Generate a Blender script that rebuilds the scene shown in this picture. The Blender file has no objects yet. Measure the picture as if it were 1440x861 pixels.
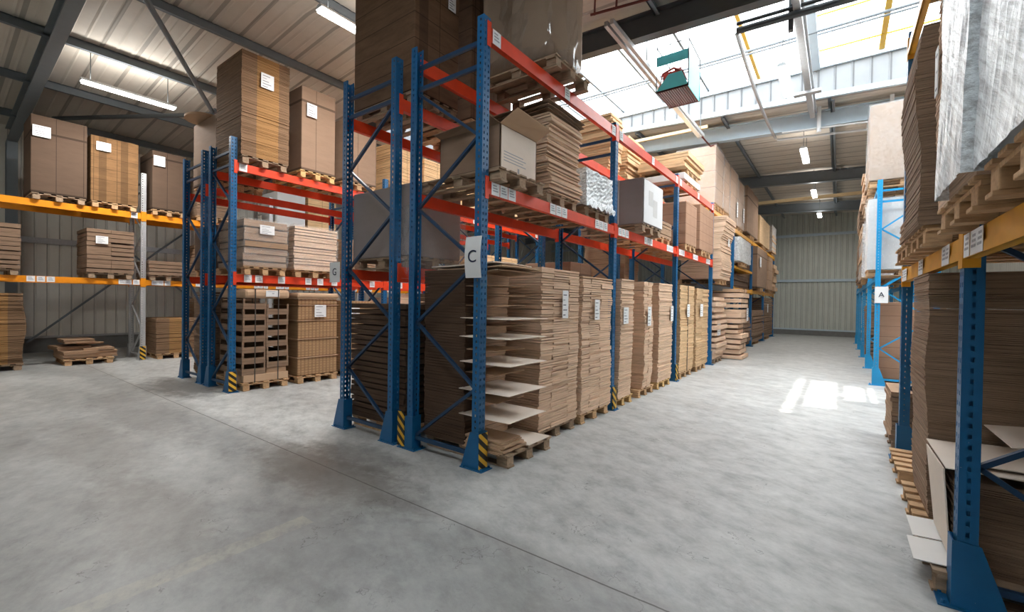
import bpy, math, random
from mathutils import Vector, Matrix
S = bpy.context.scene
C = S.collection
PI = math.pi
rnd = random.Random(7)

# ---------------------------------------------------------------- materials
def new_mat(name):
    m = bpy.data.materials.new(name); m.use_nodes = True
    nt = m.node_tree; nt.nodes.clear()
    out = nt.nodes.new('ShaderNodeOutputMaterial')
    return m, nt, out
def N(nt, t, **kw):
    n = nt.nodes.new(t)
    for k, v in kw.items(): setattr(n, k, v)
    return n
def L(nt, a, b): nt.links.new(a, b)
def math_n(nt, op, a, b=None):
    n = N(nt, 'ShaderNodeMath', operation=op)
    for i, v in enumerate((a, b)):
        if v is None: continue
        if isinstance(v, (int, float)): n.inputs[i].default_value = v
        else: L(nt, v, n.inputs[i])
    return n.outputs[0]
def mixc(nt, fac, a, b, mode='MIX'):
    n = N(nt, 'ShaderNodeMix', data_type='RGBA', blend_type=mode)
    for sock, v in ((n.inputs[0], fac), (n.inputs[6], a), (n.inputs[7], b)):
        if isinstance(v, (int, float)): sock.default_value = v
        elif isinstance(v, (tuple, list)): sock.default_value = (*v[:3], 1)
        else: L(nt, v, sock)
    return n.outputs[2]
def ramp(nt, v, stops):
    n = N(nt, 'ShaderNodeValToRGB'); L(nt, v, n.inputs[0])
    els = n.color_ramp.elements
    while len(els) < len(stops): els.new(0.5)
    for e, (p, c) in zip(els, stops):
        e.position = p; e.color = (*c, 1) if len(c) == 3 else c
    return n.outputs[0]
def coords(nt, kind='Object', scale=(1, 1, 1), rot=(0, 0, 0), loc=(0, 0, 0)):
    t = N(nt, 'ShaderNodeTexCoord'); m = N(nt, 'ShaderNodeMapping')
    m.inputs['Scale'].default_value = scale; m.inputs['Rotation'].default_value = rot; m.inputs['Location'].default_value = loc
    L(nt, t.outputs[kind], m.inputs[0]); return m.outputs[0]
def coords_rs(nt, rot, scale):
    a = coords(nt, rot=rot); m = N(nt, 'ShaderNodeMapping'); m.inputs['Scale'].default_value = scale
    L(nt, a, m.inputs[0]); return m.outputs[0]
def noise(nt, vec, scale, detail=3, rough=.55):
    n = N(nt, 'ShaderNodeTexNoise'); n.inputs['Scale'].default_value = scale
    n.inputs['Detail'].default_value = detail; n.inputs['Roughness'].default_value = rough
    L(nt, vec, n.inputs['Vector']); return n.outputs[0]
def bsdf(nt, out, col, rough=.6, metal=0., bump=None, bstr=.3, bdist=.01, spec=.5):
    b = N(nt, 'ShaderNodeBsdfPrincipled')
    for k, v in (('Base Color', col), ('Roughness', rough), ('Metallic', metal)):
        if isinstance(v, (int, float)): b.inputs[k].default_value = v
        elif isinstance(v, (tuple, list)): b.inputs[k].default_value = (*v[:3], 1)
        else: L(nt, v, b.inputs[k])
    b.inputs['Specular IOR Level'].default_value = spec
    if bump is not None:
        bn = N(nt, 'ShaderNodeBump'); bn.inputs['Strength'].default_value = bstr; bn.inputs['Distance'].default_value = bdist
        L(nt, bump, bn.inputs['Height']); L(nt, bn.outputs[0], b.inputs['Normal'])
    L(nt, b.outputs[0], out.inputs[0]); return b
def srgb(r, g, b):
    return tuple(((c / 255 / 12.92) if c / 255 <= .04045 else ((c / 255 + .055) / 1.055) ** 2.4) for c in (r, g, b))

def m_plain(name, col, rough=.6, metal=0., var=.12, nscale=6., spec=.4):
    m, nt, out = new_mat(name)
    n = noise(nt, coords(nt), nscale, 4)
    c = mixc(nt, n, tuple(x * (1 - var) for x in col), tuple(min(1, x * (1 + var)) for x in col))
    bsdf(nt, out, c, rough, metal, spec=spec); return m
def m_paint(name, col, chip=(.75, .75, .72), chips=.62):
    m, nt, out = new_mat(name)
    v = coords(nt)
    n = noise(nt, v, 5, 4)
    c = mixc(nt, n, tuple(x * .75 for x in col), tuple(min(1, x * 1.25) for x in col))
    n2 = noise(nt, coords(nt, scale=(1, 1, .6)), 34, 5, .7)
    f = ramp(nt, n2, [(chips, (0, 0, 0)), (chips + .05, (1, 1, 1))])
    c = mixc(nt, f, c, chip)
    bsdf(nt, out, c, .42, 0, spec=.5); return m
def m_card(name, base, zs=38., bands=None, axis='Y', var=.42, seam=None, grid=None, gw_=(.035, .025), gs=.75):
    """kraft board: colour streaks follow the sheets, fluted edge bump"""
    m, nt, out = new_mat(name)
    v = coords(nt, scale=(1.2, 1.2, zs))
    n = noise(nt, v, 1.6, 4, .65)
    n3 = noise(nt, coords(nt), 2.3, 2)
    dark = tuple(x * (1 - var) for x in base); lite = tuple(min(1, x * (1 + var * .8)) for x in base)
    c = ramp(nt, n, [(.3, dark), (.5, base), (.72, lite)])
    c = mixc(nt, .25, c, mixc(nt, n3, dark, lite))
    tc = N(nt, 'ShaderNodeTexCoord'); sp = N(nt, 'ShaderNodeSeparateXYZ'); L(nt, tc.outputs['Object'], sp.inputs[0])
    if bands:
        for lo, hi, col in bands:
            f = math_n(nt, 'MULTIPLY', math_n(nt, 'GREATER_THAN', sp.outputs[axis], lo), math_n(nt, 'LESS_THAN', sp.outputs[axis], hi))
            cc = ramp(nt, n, [(.3, tuple(x * .7 for x in col)), (.7, tuple(min(1, x * 1.1) for x in col))])
            c = mixc(nt, f, c, cc)
    bmp = n
    if grid:        # printed seams of cartons: (height, width)
        gh, gw = grid
        fz = math_n(nt, 'LESS_THAN', math_n(nt, 'FRACT', math_n(nt, 'DIVIDE', sp.outputs['Z'], gh)), gw_[0])
        fy = math_n(nt, 'LESS_THAN', math_n(nt, 'FRACT', math_n(nt, 'DIVIDE', math_n(nt, 'ADD', sp.outputs['Y'], 5.013), gw)), gw_[1])
        f = math_n(nt, 'MAXIMUM', fz, fy)
        c = mixc(nt, math_n(nt, 'MULTIPLY', f, gs), c, tuple(x * .25 for x in base))
    ob = N(nt, 'ShaderNodeObjectInfo')
    c = mixc(nt, math_n(nt, 'MULTIPLY', ob.outputs['Random'], .14), c, tuple(x * .6 for x in base))
    bsdf(nt, out, c, .85, 0, bump=bmp, bstr=.5, bdist=.01, spec=.2); return m
def m_wood(name, base):
    m, nt, out = new_mat(name)
    n = noise(nt, coords(nt, scale=(3, 14, 14)), 3, 5, .6)
    ob = N(nt, 'ShaderNodeObjectInfo')
    c = ramp(nt, n, [(.25, tuple(x * .5 for x in base)), (.5, base), (.8, tuple(min(1, x * 1.25) for x in base))])
    c = mixc(nt, math_n(nt, 'MULTIPLY', ob.outputs['Random'], .45), c, tuple(x * .55 for x in base))
    bsdf(nt, out, c, .8, 0, bump=n, bstr=.35, bdist=.005, spec=.2); return m
def m_film(name, col=(.85, .87, .88), cover=.5, diag=.6, scale=9.):
    """stretch film: fine pulled streaks, partly clear, glossy"""
    m, nt, out = new_mat(name)
    v = coords_rs(nt, (diag, 0, 0), (6, 11, 1.0))
    n = noise(nt, v, scale * .4, 6, .72)
    v2 = coords_rs(nt, (-diag * .45, 0, 0), (6, 9, .8))
    nb = noise(nt, v2, scale * .3, 5, .7)
    n2 = noise(nt, coords(nt), 2.2, 4, .6)
    f = math_n(nt, 'ADD', math_n(nt, 'ADD', math_n(nt, 'MULTIPLY', n, .4), math_n(nt, 'MULTIPLY', nb, .3)), math_n(nt, 'MULTIPLY', n2, .3))
    c0 = .5 + (.5 - cover) * .3
    f = ramp(nt, f, [(c0 - .17, (cover * .45,) * 3), (c0 + .14, (min(1, cover * 1.3),) * 3)])
    d = N(nt, 'ShaderNodeBsdfPrincipled'); L(nt, ramp(nt, n, [(.38, tuple(x * .74 for x in col)), (.54, tuple(min(1, x * 1.12) for x in col))]), d.inputs['Base Color'])
    d.inputs['Roughness'].default_value = .3; d.inputs['Specular IOR Level'].default_value = .7
    bn = N(nt, 'ShaderNodeBump'); bn.inputs['Strength'].default_value = .7; bn.inputs['Distance'].default_value = .012
    L(nt, math_n(nt, 'ADD', n, nb), bn.inputs['Height']); L(nt, bn.outputs[0], d.inputs['Normal'])
    tr = N(nt, 'ShaderNodeBsdfTransparent')
    mx = N(nt, 'ShaderNodeMixShader'); L(nt, f, mx.inputs[0]); L(nt, tr.outputs[0], mx.inputs[1]); L(nt, d.outputs[0], mx.inputs[2])
    L(nt, mx.outputs[0], out.inputs[0]); return m
def m_emit(name, col, st):
    m, nt, out = new_mat(name); e = N(nt, 'ShaderNodeEmission')
    e.inputs[0].default_value = (*col, 1); e.inputs[1].default_value = st
    L(nt, e.outputs[0], out.inputs[0]); return m
def m_hazard(name):
    m, nt, out = new_mat(name)
    tc = N(nt, 'ShaderNodeTexCoord'); sp = N(nt, 'ShaderNodeSeparateXYZ'); L(nt, tc.outputs['Object'], sp.inputs[0])
    s = math_n(nt, 'ADD', math_n(nt, 'ADD', sp.outputs['X'], sp.outputs['Y']), math_n(nt, 'MULTIPLY', sp.outputs['Z'], 1.15))
    f = math_n(nt, 'GREATER_THAN', math_n(nt, 'FRACT', math_n(nt, 'DIVIDE', s, .125)), .52)
    bsdf(nt, out, mixc(nt, f, (.012, .012, .012), srgb(225, 175, 50)), .5); return m

M = {}
M['blue'] = m_paint('rack_blue_paint', srgb(10, 92, 142), chips=.69)
M['blue_dark'] = m_paint('rack_blue_brace_paint', srgb(20, 58, 92), chips=.72)
M['cyan'] = m_paint('rack_bright_blue_paint', srgb(30, 145, 200), chips=.72)
M['red'] = m_paint('beam_red_orange_paint', srgb(226, 66, 28), chip=srgb(240, 190, 180), chips=.7)
M['orange'] = m_paint('beam_orange_paint', srgb(238, 145, 18), chips=.74)
M['ochre'] = m_paint('beam_ochre_paint', srgb(222, 158, 40), chips=.72)
M['galv'] = m_plain('galvanised_steel', (.5, .51, .52), .45, .4, .2, 20)
M['whitebeam'] = m_plain('white_painted_steel', (.72, .74, .76), .5)
M['wood_a'] = m_wood('pallet_pine', srgb(205, 168, 128))
M['wood_b'] = m_wood('pallet_weathered', srgb(170, 146, 122))
M['wood_c'] = m_wood('pallet_yellow_pine', srgb(222, 184, 128))
M['label'] = m_plain('label_paper', (.80, .81, .82), .6, var=.03)
M['ink'] = m_plain('label_ink', (.10, .10, .13), .7)
M['inkgrey'] = m_plain('label_grey_ink', (.38, .39, .42), .7)
M['navyink'] = m_plain('sign_ink', srgb(30, 42, 70), .6)
M['strap'] = m_plain('strap_plastic', srgb(70, 66, 60), .4)
M['strapw'] = m_plain('white_strap_plastic', (.6, .6, .6), .35)
M['hazard'] = m_hazard('hazard_stripes')
K1 = srgb(224, 192, 164); K2 = srgb(166, 136, 110); K3 = srgb(216, 182, 142); K4 = srgb(140, 115, 95)
M['k1'] = m_card('kraft_sheets', K1)
M['k2'] = m_card('kraft_brown_sheets', K2)
M['k3'] = m_card('kraft_golden_sheets', K3, zs=24)
M['k4'] = m_card('kraft_grey_brown', K4, zs=20)
M['kdark'] = m_card('kraft_shaded_sheets', srgb(92, 72, 58), zs=50)  # shade of the near faces is put into this dark brown
M['kband'] = m_card('kraft_banded', srgb(134, 106, 82), bands=[(-.16, .22, srgb(172, 130, 84))])
M['kgrid'] = m_card('kraft_carton_courses', srgb(186, 148, 108), grid=(.26, .42), bands=[(-.30, -.16, srgb(160, 122, 84)), (.1, .24, srgb(160, 122, 84))], zs=6)
M['kgriddark'] = m_card('dark_carton_courses', srgb(112, 86, 66), grid=(.3, .42), bands=[(-.30, -.16, srgb(92, 70, 54))], zs=6)
M['kwrapplain'] = m_card('taupe_brown_wrap', srgb(158, 138, 120), zs=3, var=.08)
M['kmid'] = m_card('mid_brown_sheets', srgb(152, 126, 104), zs=50)
M['kplain_d'] = m_card('dark_box_board', srgb(94, 76, 63), zs=5, var=.12, grid=(1.3, .45))
M['kgrid_d'] = m_card('dim_carton_courses', srgb(124, 93, 62), grid=(.26, .42), bands=[(-.30, -.16, srgb(102, 76, 50)), (.1, .24, srgb(102, 76, 50))], zs=6)
M['kplain'] = m_card('kraft_box_board', srgb(150, 124, 104), zs=5, var=.12, grid=(1.3, .45))
M['kgreybox'] = m_card('taupe_wrapped_board', srgb(150, 138, 134), zs=3, var=.08)
M['ktan'] = m_card('tan_board', srgb(196, 164, 134), zs=4, var=.1)
M['klight'] = m_card('pale_inner_board', srgb(240, 226, 212), zs=2, var=.07)
M['kwrap'] = m_card('brown_wrapped_cartons', srgb(178, 146, 120), zs=4, var=.14, grid=(.45, .6))
M['kcases'] = m_card('brown_cases', srgb(168, 132, 108), zs=5, var=.12, grid=(.22, .33))
M['kwhite'] = m_plain('white_carton_board', (.62, .62, .61), .6, var=.05)
M['kboxes'] = m_card('light_case_board', srgb(224, 186, 140), zs=30, grid=(.3, .5))
M['film'] = m_film('stretch_film', cover=.55)
M['film_heavy'] = m_film('stretch_film_heavy', col=(.80, .86, .90), cover=.78, diag=1.0, scale=9.)
M['film_light'] = m_film('stretch_film_light', cover=.22)
def m_gloss_film():
    m, nt, out = new_mat('clear_gloss_film')
    t = N(nt, 'ShaderNodeBsdfTransparent'); g = N(nt, 'ShaderNodeBsdfGlossy'); g.inputs['Roughness'].default_value = .16
    v = coords(nt, scale=(5, 5, .8)); n = noise(nt, v, 2.2, 3)
    bn = N(nt, 'ShaderNodeBump'); bn.inputs['Strength'].default_value = .5; bn.inputs['Distance'].default_value = .02
    L(nt, n, bn.inputs['Height']); L(nt, bn.outputs[0], g.inputs['Normal'])
    mx = N(nt, 'ShaderNodeMixShader'); mx.inputs[0].default_value = .17
    L(nt, t.outputs[0], mx.inputs[1]); L(nt, g.outputs[0], mx.inputs[2]); L(nt, mx.outputs[0], out.inputs[0]); return m
M['film_gloss'] = m_gloss_film()
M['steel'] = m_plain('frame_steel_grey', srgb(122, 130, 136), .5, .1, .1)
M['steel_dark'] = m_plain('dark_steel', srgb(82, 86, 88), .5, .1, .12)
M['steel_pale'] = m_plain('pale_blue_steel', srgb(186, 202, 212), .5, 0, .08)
M['lampwhite'] = m_plain('lamp_housing', (.7, .72, .73), .4)
M['tube'] = m_emit('fluorescent_tube', (1., .98, .95), 14.)
M['cyanpanel'] = m_plain('light_blue_panel', srgb(120, 240, 255), .5)
M['redpaint'] = m_plain('red_hose', srgb(190, 60, 50), .5)
M['maroon'] = m_plain('maroon_steel', srgb(96, 40, 34), .5)
M['bluebits'] = m_plain('blue_plastic', srgb(40, 140, 200), .5)
M['cream'] = m_plain('cream_rail', srgb(226, 202, 158), .6)
M['yellowsteel'] = m_plain('yellow_glazing_bar', srgb(214, 170, 60), .5)
M['white_sheet'] = m_plain('white_lined_board', (.74, .72, .69), .7, var=.05)

def m_floor():
    m, nt, out = new_mat('polished_concrete')
    v = coords(nt, 'Object')
    sp = N(nt, 'ShaderNodeSeparateXYZ'); L(nt, v, sp.inputs[0])
    n1 = noise(nt, coords(nt, scale=(.35, .8, 1), rot=(0, 0, .5)), 1.1, 8, .62)
    n2 = noise(nt, coords(nt, scale=(1, 1, 1)), 7, 8, .7)
    n3 = noise(nt, coords_rs(nt, (0, 0, -.3), (.6, 1.9, 1)), 1.6, 8, .70)
    base = ramp(nt, n1, [(.3, srgb(146, 149, 149)), (.5, srgb(172, 174, 173)), (.7, srgb(192, 193, 190))])
    n4 = noise(nt, coords_rs(nt, (0, 0, .5), (1, 1.8, 1)), 2.6, 10, .72)
    base = mixc(nt, .5, base, ramp(nt, n4, [(.34, srgb(112, 113, 112)), (.5, srgb(182, 184, 183)), (.68, srgb(222, 223, 220))]))
    base = mixc(nt, .25, base, ramp(nt, n2, [(.35, srgb(130, 130, 128)), (.7, srgb(204, 203, 199))]))
    st = ramp(nt, n3, [(.50, (0, 0, 0)), (.72, (1, 1, 1))])
    base = mixc(nt, math_n(nt, 'MULTIPLY', st, .30), base, srgb(112, 108, 103))
    # the slab on the near side of the joint is older and darker
    wob = math_n(nt, 'MULTIPLY', math_n(nt, 'SUBTRACT', noise(nt, v, 3, 6, .7), .5), .25)
    yy = math_n(nt, 'ADD', sp.outputs['Y'], wob)
    near = ramp(nt, math_n(nt, 'SUBTRACT', 2.9, yy), [(.30, (0, 0, 0)), (.62, (1, 1, 1))])
    base = mixc(nt, math_n(nt, 'MULTIPLY', near, .42), base, ramp(nt, n1, [(.3, srgb(70, 72, 72)), (.5, srgb(112, 114, 113)), (.72, srgb(168, 170, 170))]))
    # soiled traffic patches, plus one rack shadow painted in
    def stain_or_shadow(x, y, rx, ry, col, amt):
        nonlocal base
        dx = math_n(nt, 'DIVIDE', math_n(nt, 'SUBTRACT', sp.outputs['X'], x), rx)
        dy = math_n(nt, 'DIVIDE', math_n(nt, 'SUBTRACT', sp.outputs['Y'], y), ry)
        d = math_n(nt, 'ADD', math_n(nt, 'MULTIPLY', dx, dx), math_n(nt, 'MULTIPLY', dy, dy))
        d = math_n(nt, 'ADD', d, math_n(nt, 'MULTIPLY', math_n(nt, 'SUBTRACT', n3, .5), 2.2))
        d = math_n(nt, 'ADD', d, math_n(nt, 'MULTIPLY', math_n(nt, 'SUBTRACT', n2, .5), 1.2))
        f = ramp(nt, d, [(.25, (1, 1, 1)), (1., (0, 0, 0))])
        base = mixc(nt, math_n(nt, 'MULTIPLY', f, amt), base, col)
    stain_or_shadow(-3.9, 2.35, 1.5, .45, srgb(84, 76, 70), .55)
    stain_or_shadow(-4.0, 2.75, .9, .35, srgb(80, 74, 68), .45)
    stain_or_shadow(-2.9, 1.55, .9, .45, srgb(100, 100, 102), .35)
    stain_or_shadow(-4.2, 1.1, 1.3, .35, srgb(120, 112, 105), .3)
    stain_or_shadow(-9.6, 2.9, 1.5, .6, srgb(62, 58, 54), .7)  # shadow near the cross aisle rack, painted into the floor colour
    stain_or_shadow(-8.0, 1.9, 2.2, .5, srgb(96, 92, 88), .4)
    stain_or_shadow(-6.5, 1.2, 2.0, .4, srgb(104, 100, 94), .35)
    # worn painted stripe
    fx = math_n(nt, 'LESS_THAN', math_n(nt, 'ABSOLUTE', math_n(nt, 'ADD', math_n(nt, 'ADD', sp.outputs['X'], 3.16), math_n(nt, 'MULTIPLY', wob, .3))), .075)
    fy = math_n(nt, 'LESS_THAN', sp.outputs['Y'], 1.75)
    wear = ramp(nt, math_n(nt, 'ADD', math_n(nt, 'MULTIPLY', n2, .5), math_n(nt, 'MULTIPLY', n4, .5)), [(.40, (0, 0, 0)), (.60, (1, 1, 1))])
    f = math_n(nt, 'MULTIPLY', math_n(nt, 'MULTIPLY', fx, fy), math_n(nt, 'MULTIPLY', wear, .38))
    base = mixc(nt, f, base, srgb(190, 182, 160))
    # saw cut joint
    jj = math_n(nt, 'ABSOLUTE', math_n(nt, 'ADD', math_n(nt, 'SUBTRACT', sp.outputs['Y'], 2.4), math_n(nt, 'MULTIPLY', wob, .06)))
    jf = math_n(nt, 'LESS_THAN', jj, .006)
    base = mixc(nt, math_n(nt, 'MULTIPLY', jf, .8), base, (.03, .028, .025))
    jl = ramp(nt, math_n(nt, 'DIVIDE', jj, .12), [(.0, (1, 1, 1)), (1., (0, 0, 0))])
    base = mixc(nt, math_n(nt, 'MULTIPLY', jl, math_n(nt, 'MULTIPLY', n2, .35)), base, srgb(120, 114, 108))
    spk = ramp(nt, noise(nt, v, 60, 3, .6), [(.66, (0, 0, 0)), (.70, (1, 1, 1))])
    base = mixc(nt, math_n(nt, 'MULTIPLY', spk, .25), base, srgb(90, 88, 86))
    n5 = noise(nt, coords(nt, scale=(1, 1, 1)), 1.7, 5, .6)
    ln = math_n(nt, 'LESS_THAN', math_n(nt, 'ABSOLUTE', math_n(nt, 'SUBTRACT', n5, .5)), .0028)
    mk = ramp(nt, noise(nt, v, 2.9, 4, .6), [(.52, (0, 0, 0)), (.6, (1, 1, 1))])
    base = mixc(nt, math_n(nt, 'MULTIPLY', math_n(nt, 'MULTIPLY', ln, mk), .45), base, srgb(70, 68, 66))
    rough = ramp(nt, n1, [(.3, (.36,) * 3), (.7, (.58,) * 3)])
    bsdf(nt, out, base, rough, 0, bump=n2, bstr=.08, bdist=.01, spec=.45); return m
def m_cladding(name, col, axis, pitch, groove=.12, dirt=True):
    m, nt, out = new_mat(name)
    v = coords(nt); sp = N(nt, 'ShaderNodeSeparateXYZ'); L(nt, v, sp.inputs[0])
    f = math_n(nt, 'LESS_THAN', math_n(nt, 'FRACT', math_n(nt, 'DIVIDE', math_n(nt, 'ADD', sp.outputs[axis], 50.01), pitch)), groove)
    n = noise(nt, v, 1.2, 6, .7)
    c = mixc(nt, n, tuple(x * .8 for x in col), tuple(min(1, x * 1.12) for x in col))
    c = mixc(nt, math_n(nt, 'MULTIPLY', f, .6), c, tuple(x * .3 for x in col))
    bsdf(nt, out, c, .55, 0, spec=.4); return m
M['floor'] = m_floor()
M['wallclad'] = m_cladding('beige_wall_cladding', srgb(232, 229, 220), 'Y', .25, .08)
M['wallclad_x'] = m_cladding('pale_wall_cladding', srgb(196, 200, 192), 'X', .25, .10)
M['roofclad'] = m_cladding('roof_liner_sheet', srgb(212, 204, 192), 'Y', .55, .13)
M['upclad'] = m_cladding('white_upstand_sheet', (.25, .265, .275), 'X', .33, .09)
M['plinth'] = m_plain('concrete_plinth', srgb(120, 120, 118), .8, var=.2)
def m_glaze():
    m, nt, out = new_mat('milky_skylight_sheet')
    t = N(nt, 'ShaderNodeBsdfTranslucent'); t.inputs[0].default_value = (.82, .83, .84, 1)
    d = N(nt, 'ShaderNodeBsdfDiffuse'); d.inputs[0].default_value = (.8, .8, .8, 1)
    mx = N(nt, 'ShaderNodeMixShader'); mx.inputs[0].default_value = .12
    L(nt, t.outputs[0], mx.inputs[1]); L(nt, d.outputs[0], mx.inputs[2]); L(nt, mx.outputs[0], out.inputs[0]); return m
def m_clear():
    m, nt, out = new_mat('clear_glass_pane')
    t = N(nt, 'ShaderNodeBsdfTransparent'); g = N(nt, 'ShaderNodeBsdfGlossy'); g.inputs['Roughness'].default_value = .05
    mx = N(nt, 'ShaderNodeMixShader'); mx.inputs[0].default_value = .06
    L(nt, t.outputs[0], mx.inputs[1]); L(nt, g.outputs[0], mx.inputs[2]); L(nt, mx.outputs[0], out.inputs[0]); return m
M['glaze'] = m_glaze(); M['clear'] = m_clear()

# ---------------------------------------------------------------- mesh helper
BOXF = [(0, 3, 2, 1), (4, 5, 6, 7), (0, 1, 5, 4), (1, 2, 6, 5), (2, 3, 7, 6), (3, 0, 4, 7)]
class MB:
    def __init__(s): s.v = []; s.f = []; s.mi = []; s.smooth = False
    def add(s, vs, fs, mi=0):
        b = len(s.v); s.v += [tuple(p) for p in vs]
        s.f += [tuple(b + i for i in f) for f in fs]; s.mi += [mi] * len(fs); return s
    def box(s, x0, x1, y0, y1, z0, z1, mi=0):
        return s.add([(x0, y0, z0), (x1, y0, z0), (x1, y1, z0), (x0, y1, z0), (x0, y0, z1), (x1, y0, z1), (x1, y1, z1), (x0, y1, z1)], BOXF, mi)
    def bar(s, a, b, w, h=None, up=(0, 0, 1), mi=0):
        a = Vector(a); b = Vector(b); h = h or w; d = (b - a).normalized(); u = Vector(up)
        if abs(d.dot(u)) > .98: u = Vector((1, 0, 0))
        r = d.cross(u).normalized(); u = r.cross(d).normalized()
        vs = [p + r * sx * w / 2 + u * sz * h / 2 for p in (a, b) for sx, sz in ((-1, -1), (1, -1), (1, 1), (-1, 1))]
        return s.add(vs, [(0, 1, 2, 3), (7, 6, 5, 4), (0, 4, 5, 1), (1, 5, 6, 2), (2, 6, 7, 3), (3, 7, 4, 0)], mi)
    def tube(s, pts, r, n=10, mi=0):
        pts = [Vector(p) for p in pts]; rings = []
        for i, p in enumerate(pts):
            d = (pts[min(i + 1, len(pts) - 1)] - pts[max(i - 1, 0)]).normalized()
            u = Vector((0, 0, 1)) if abs(d.z) < .95 else Vector((1, 0, 0))
            a = d.cross(u).normalized(); b = a.cross(d)
            rings.append([p + a * r * math.cos(2 * PI * k / n) + b * r * math.sin(2 * PI * k / n) for k in range(n)])
        vs = [q for rg in rings for q in rg]; fs = []
        for i in range(len(pts) - 1):
            for k in range(n): fs.append((i * n + k, i * n + (k + 1) % n, (i + 1) * n + (k + 1) % n, (i + 1) * n + k))
        fs += [tuple(range(n))[::-1], tuple((len(pts) - 1) * n + k for k in range(n))]
        return s.add(vs, fs, mi)
    def prism(s, poly, axis, a, b, mi=0):
        """poly in the two other axes (cyclic order), extruded along axis"""
        def P(u, v, w):
            return {'x': (w, u, v), 'y': (u, w, v), 'z': (u, v, w)}[axis]
        n = len(poly); vs = [P(u, v, a) for u, v in poly] + [P(u, v, b) for u, v in poly]
        fs = [tuple(range(n)), tuple(range(2 * n - 1, n - 1, -1))] + [(i, i + n, (i + 1) % n + n, (i + 1) % n) for i in range(n)]
        return s.add(vs, fs, mi)
    def build(s, name, mat, parent=None, origin=None, bevel=0, smooth=False):
        o0 = Vector(origin) if origin is not None else (Vector(parent['_o']) if parent is not None and '_o' in parent else Vector((0, 0, 0)))
        me = bpy.data.meshes.new(name)
        me.from_pydata([tuple(Vector(p) - o0) for p in s.v], [], s.f)
        mats = mat if isinstance(mat, (list, tuple)) else [mat]
        for m in mats: me.materials.append(M[m] if isinstance(m, str) else m)
        if len(mats) > 1: me.polygons.foreach_set('material_index', s.mi)
        me.update()
        import bmesh
        bm = bmesh.new(); bm.from_mesh(me); bmesh.ops.recalc_face_normals(bm, faces=bm.faces); bm.to_mesh(me); bm.free()
        if smooth: me.polygons.foreach_set('use_smooth', [True] * len(me.polygons))
        o = bpy.data.objects.new(name, me); C.objects.link(o)
        if parent is not None:
            o.parent = parent
            if origin is not None: o.location = o0 - Vector(parent['_o'])
            o['_o'] = tuple(o0)
        else:
            o.location = o0; o['_o'] = tuple(o0)
        if bevel:
            md = o.modifiers.new('bevel', 'BEVEL'); md.width = bevel; md.segments = 2; md.limit_method = 'ANGLE'
        return o
def tag(o, label, cat, group=None, kind=None):
    o['label'] = label; o['category'] = cat
    if group: o['group'] = group
    if kind: o['kind'] = kind
    return o
def thing(name, label, cat, loc, group=None):
    o = bpy.data.objects.new(name, None); C.objects.link(o); o.location = loc; o['_o'] = tuple(loc); o.empty_display_size = .1
    return tag(o, label, cat, group)
def struct(mb, name, mat, label=None, parent=None, **kw):
    o = mb.build(name, mat, parent, **kw)
    if parent is None: o['kind'] = 'structure'
    return o
def copy_tree(o, loc, rot=None):
    r = o.copy(); C.objects.link(r); r.location = loc
    if rot is not None: r.rotation_euler = (0, 0, rot)
    r['_o'] = tuple(loc)
    for ch in list(o.children):
        c = ch.copy(); C.objects.link(c); c.parent = r
        for g in ch.children:
            d = g.copy(); C.objects.link(d); d.parent = c
    return r

# ---------------------------------------------------------------- building shell
XL, XR, YN, YF = -18.2, 5.2, -5.0, 29.7
def rb(x):      # underside of the rafters
    return 6.55 - .045 * (x + 8.3) if x > -8.3 else 6.55 + .088 * (x + 8.3)
ROOF = .52      # roof sheet above underside of rafters
struct(MB().box(XL - .3, XR + .3, YN - .3, YF + .3, -.15, 0), 'floor', 'floor')

def clad_wall(axis, fixed, a, b, z0, zf, sgn, pitch=.25):
    """vertical trapezoid cladding; zf(t) gives the top height"""
    mb = MB(); t = a; prof = []
    while t < b:
        prof += [(t, 0), (t + pitch * .10, -.03), (t + pitch * .22, 0)]; t += pitch
    prof.append((b, 0))
    for (t0, d0), (t1, d1) in zip(prof, prof[1:]):
        if t1 <= t0: continue
        def P(t, d, z): return (fixed + sgn * d, t, z) if axis == 'x' else (t, fixed + sgn * d, z)
        mb.add([P(t0, d0, z0), P(t1, d1, z0), P(t1, d1, zf(t1)), P(t0, d0, zf(t0))], [(0, 1, 2, 3)])
    return mb
struct(clad_wall('x', XL, YN, YF, .42, lambda t: rb(XL) + ROOF + .05, 1), 'wall_left', 'wallclad')
struct(MB().box(XL - .12, XL + .02, YN, YF, 0, .42), 'baseboard_left', 'plinth')
struct(MB().box(XL, XL + .06, YN, YF, 3.08, 3.24).box(XL, XL + .06, YN, YF, .40, .46), 'trim_1', 'galv')
struct(clad_wall('y', YF, XL, XR, .3, lambda t: rb(t) + ROOF + .05, -1), 'wall_far', 'wallclad_x')
struct(MB().box(XL, XR, YF - .02, YF + .12, 0, .3), 'baseboard_far', 'plinth')
struct(MB().box(XL, XR, YF - .08, YF, 2.98, 3.12).box(XL, XR, YF - .08, YF, 5.52, 5.66).box(XL, XR, YF - .05, YF, .28, .36), 'trim_2', 'steel_pale')
struct(clad_wall('x', XR, YN, YF, .3, lambda t: rb(XR) + ROOF + .05, -1), 'wall_right', 'wallclad')
struct(MB().box(XR - .02, XR + .12, YN, YF, 0, .3), 'baseboard_right', 'plinth')
struct(clad_wall('y', YN, XL, XR, .3, lambda t: rb(t) + ROOF + .05, 1), 'wall_near', 'wallclad_x')
struct(MB().box(XL, XR, YN - .12, YN + .02, 0, .3), 'baseboard_near', 'plinth')

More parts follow.
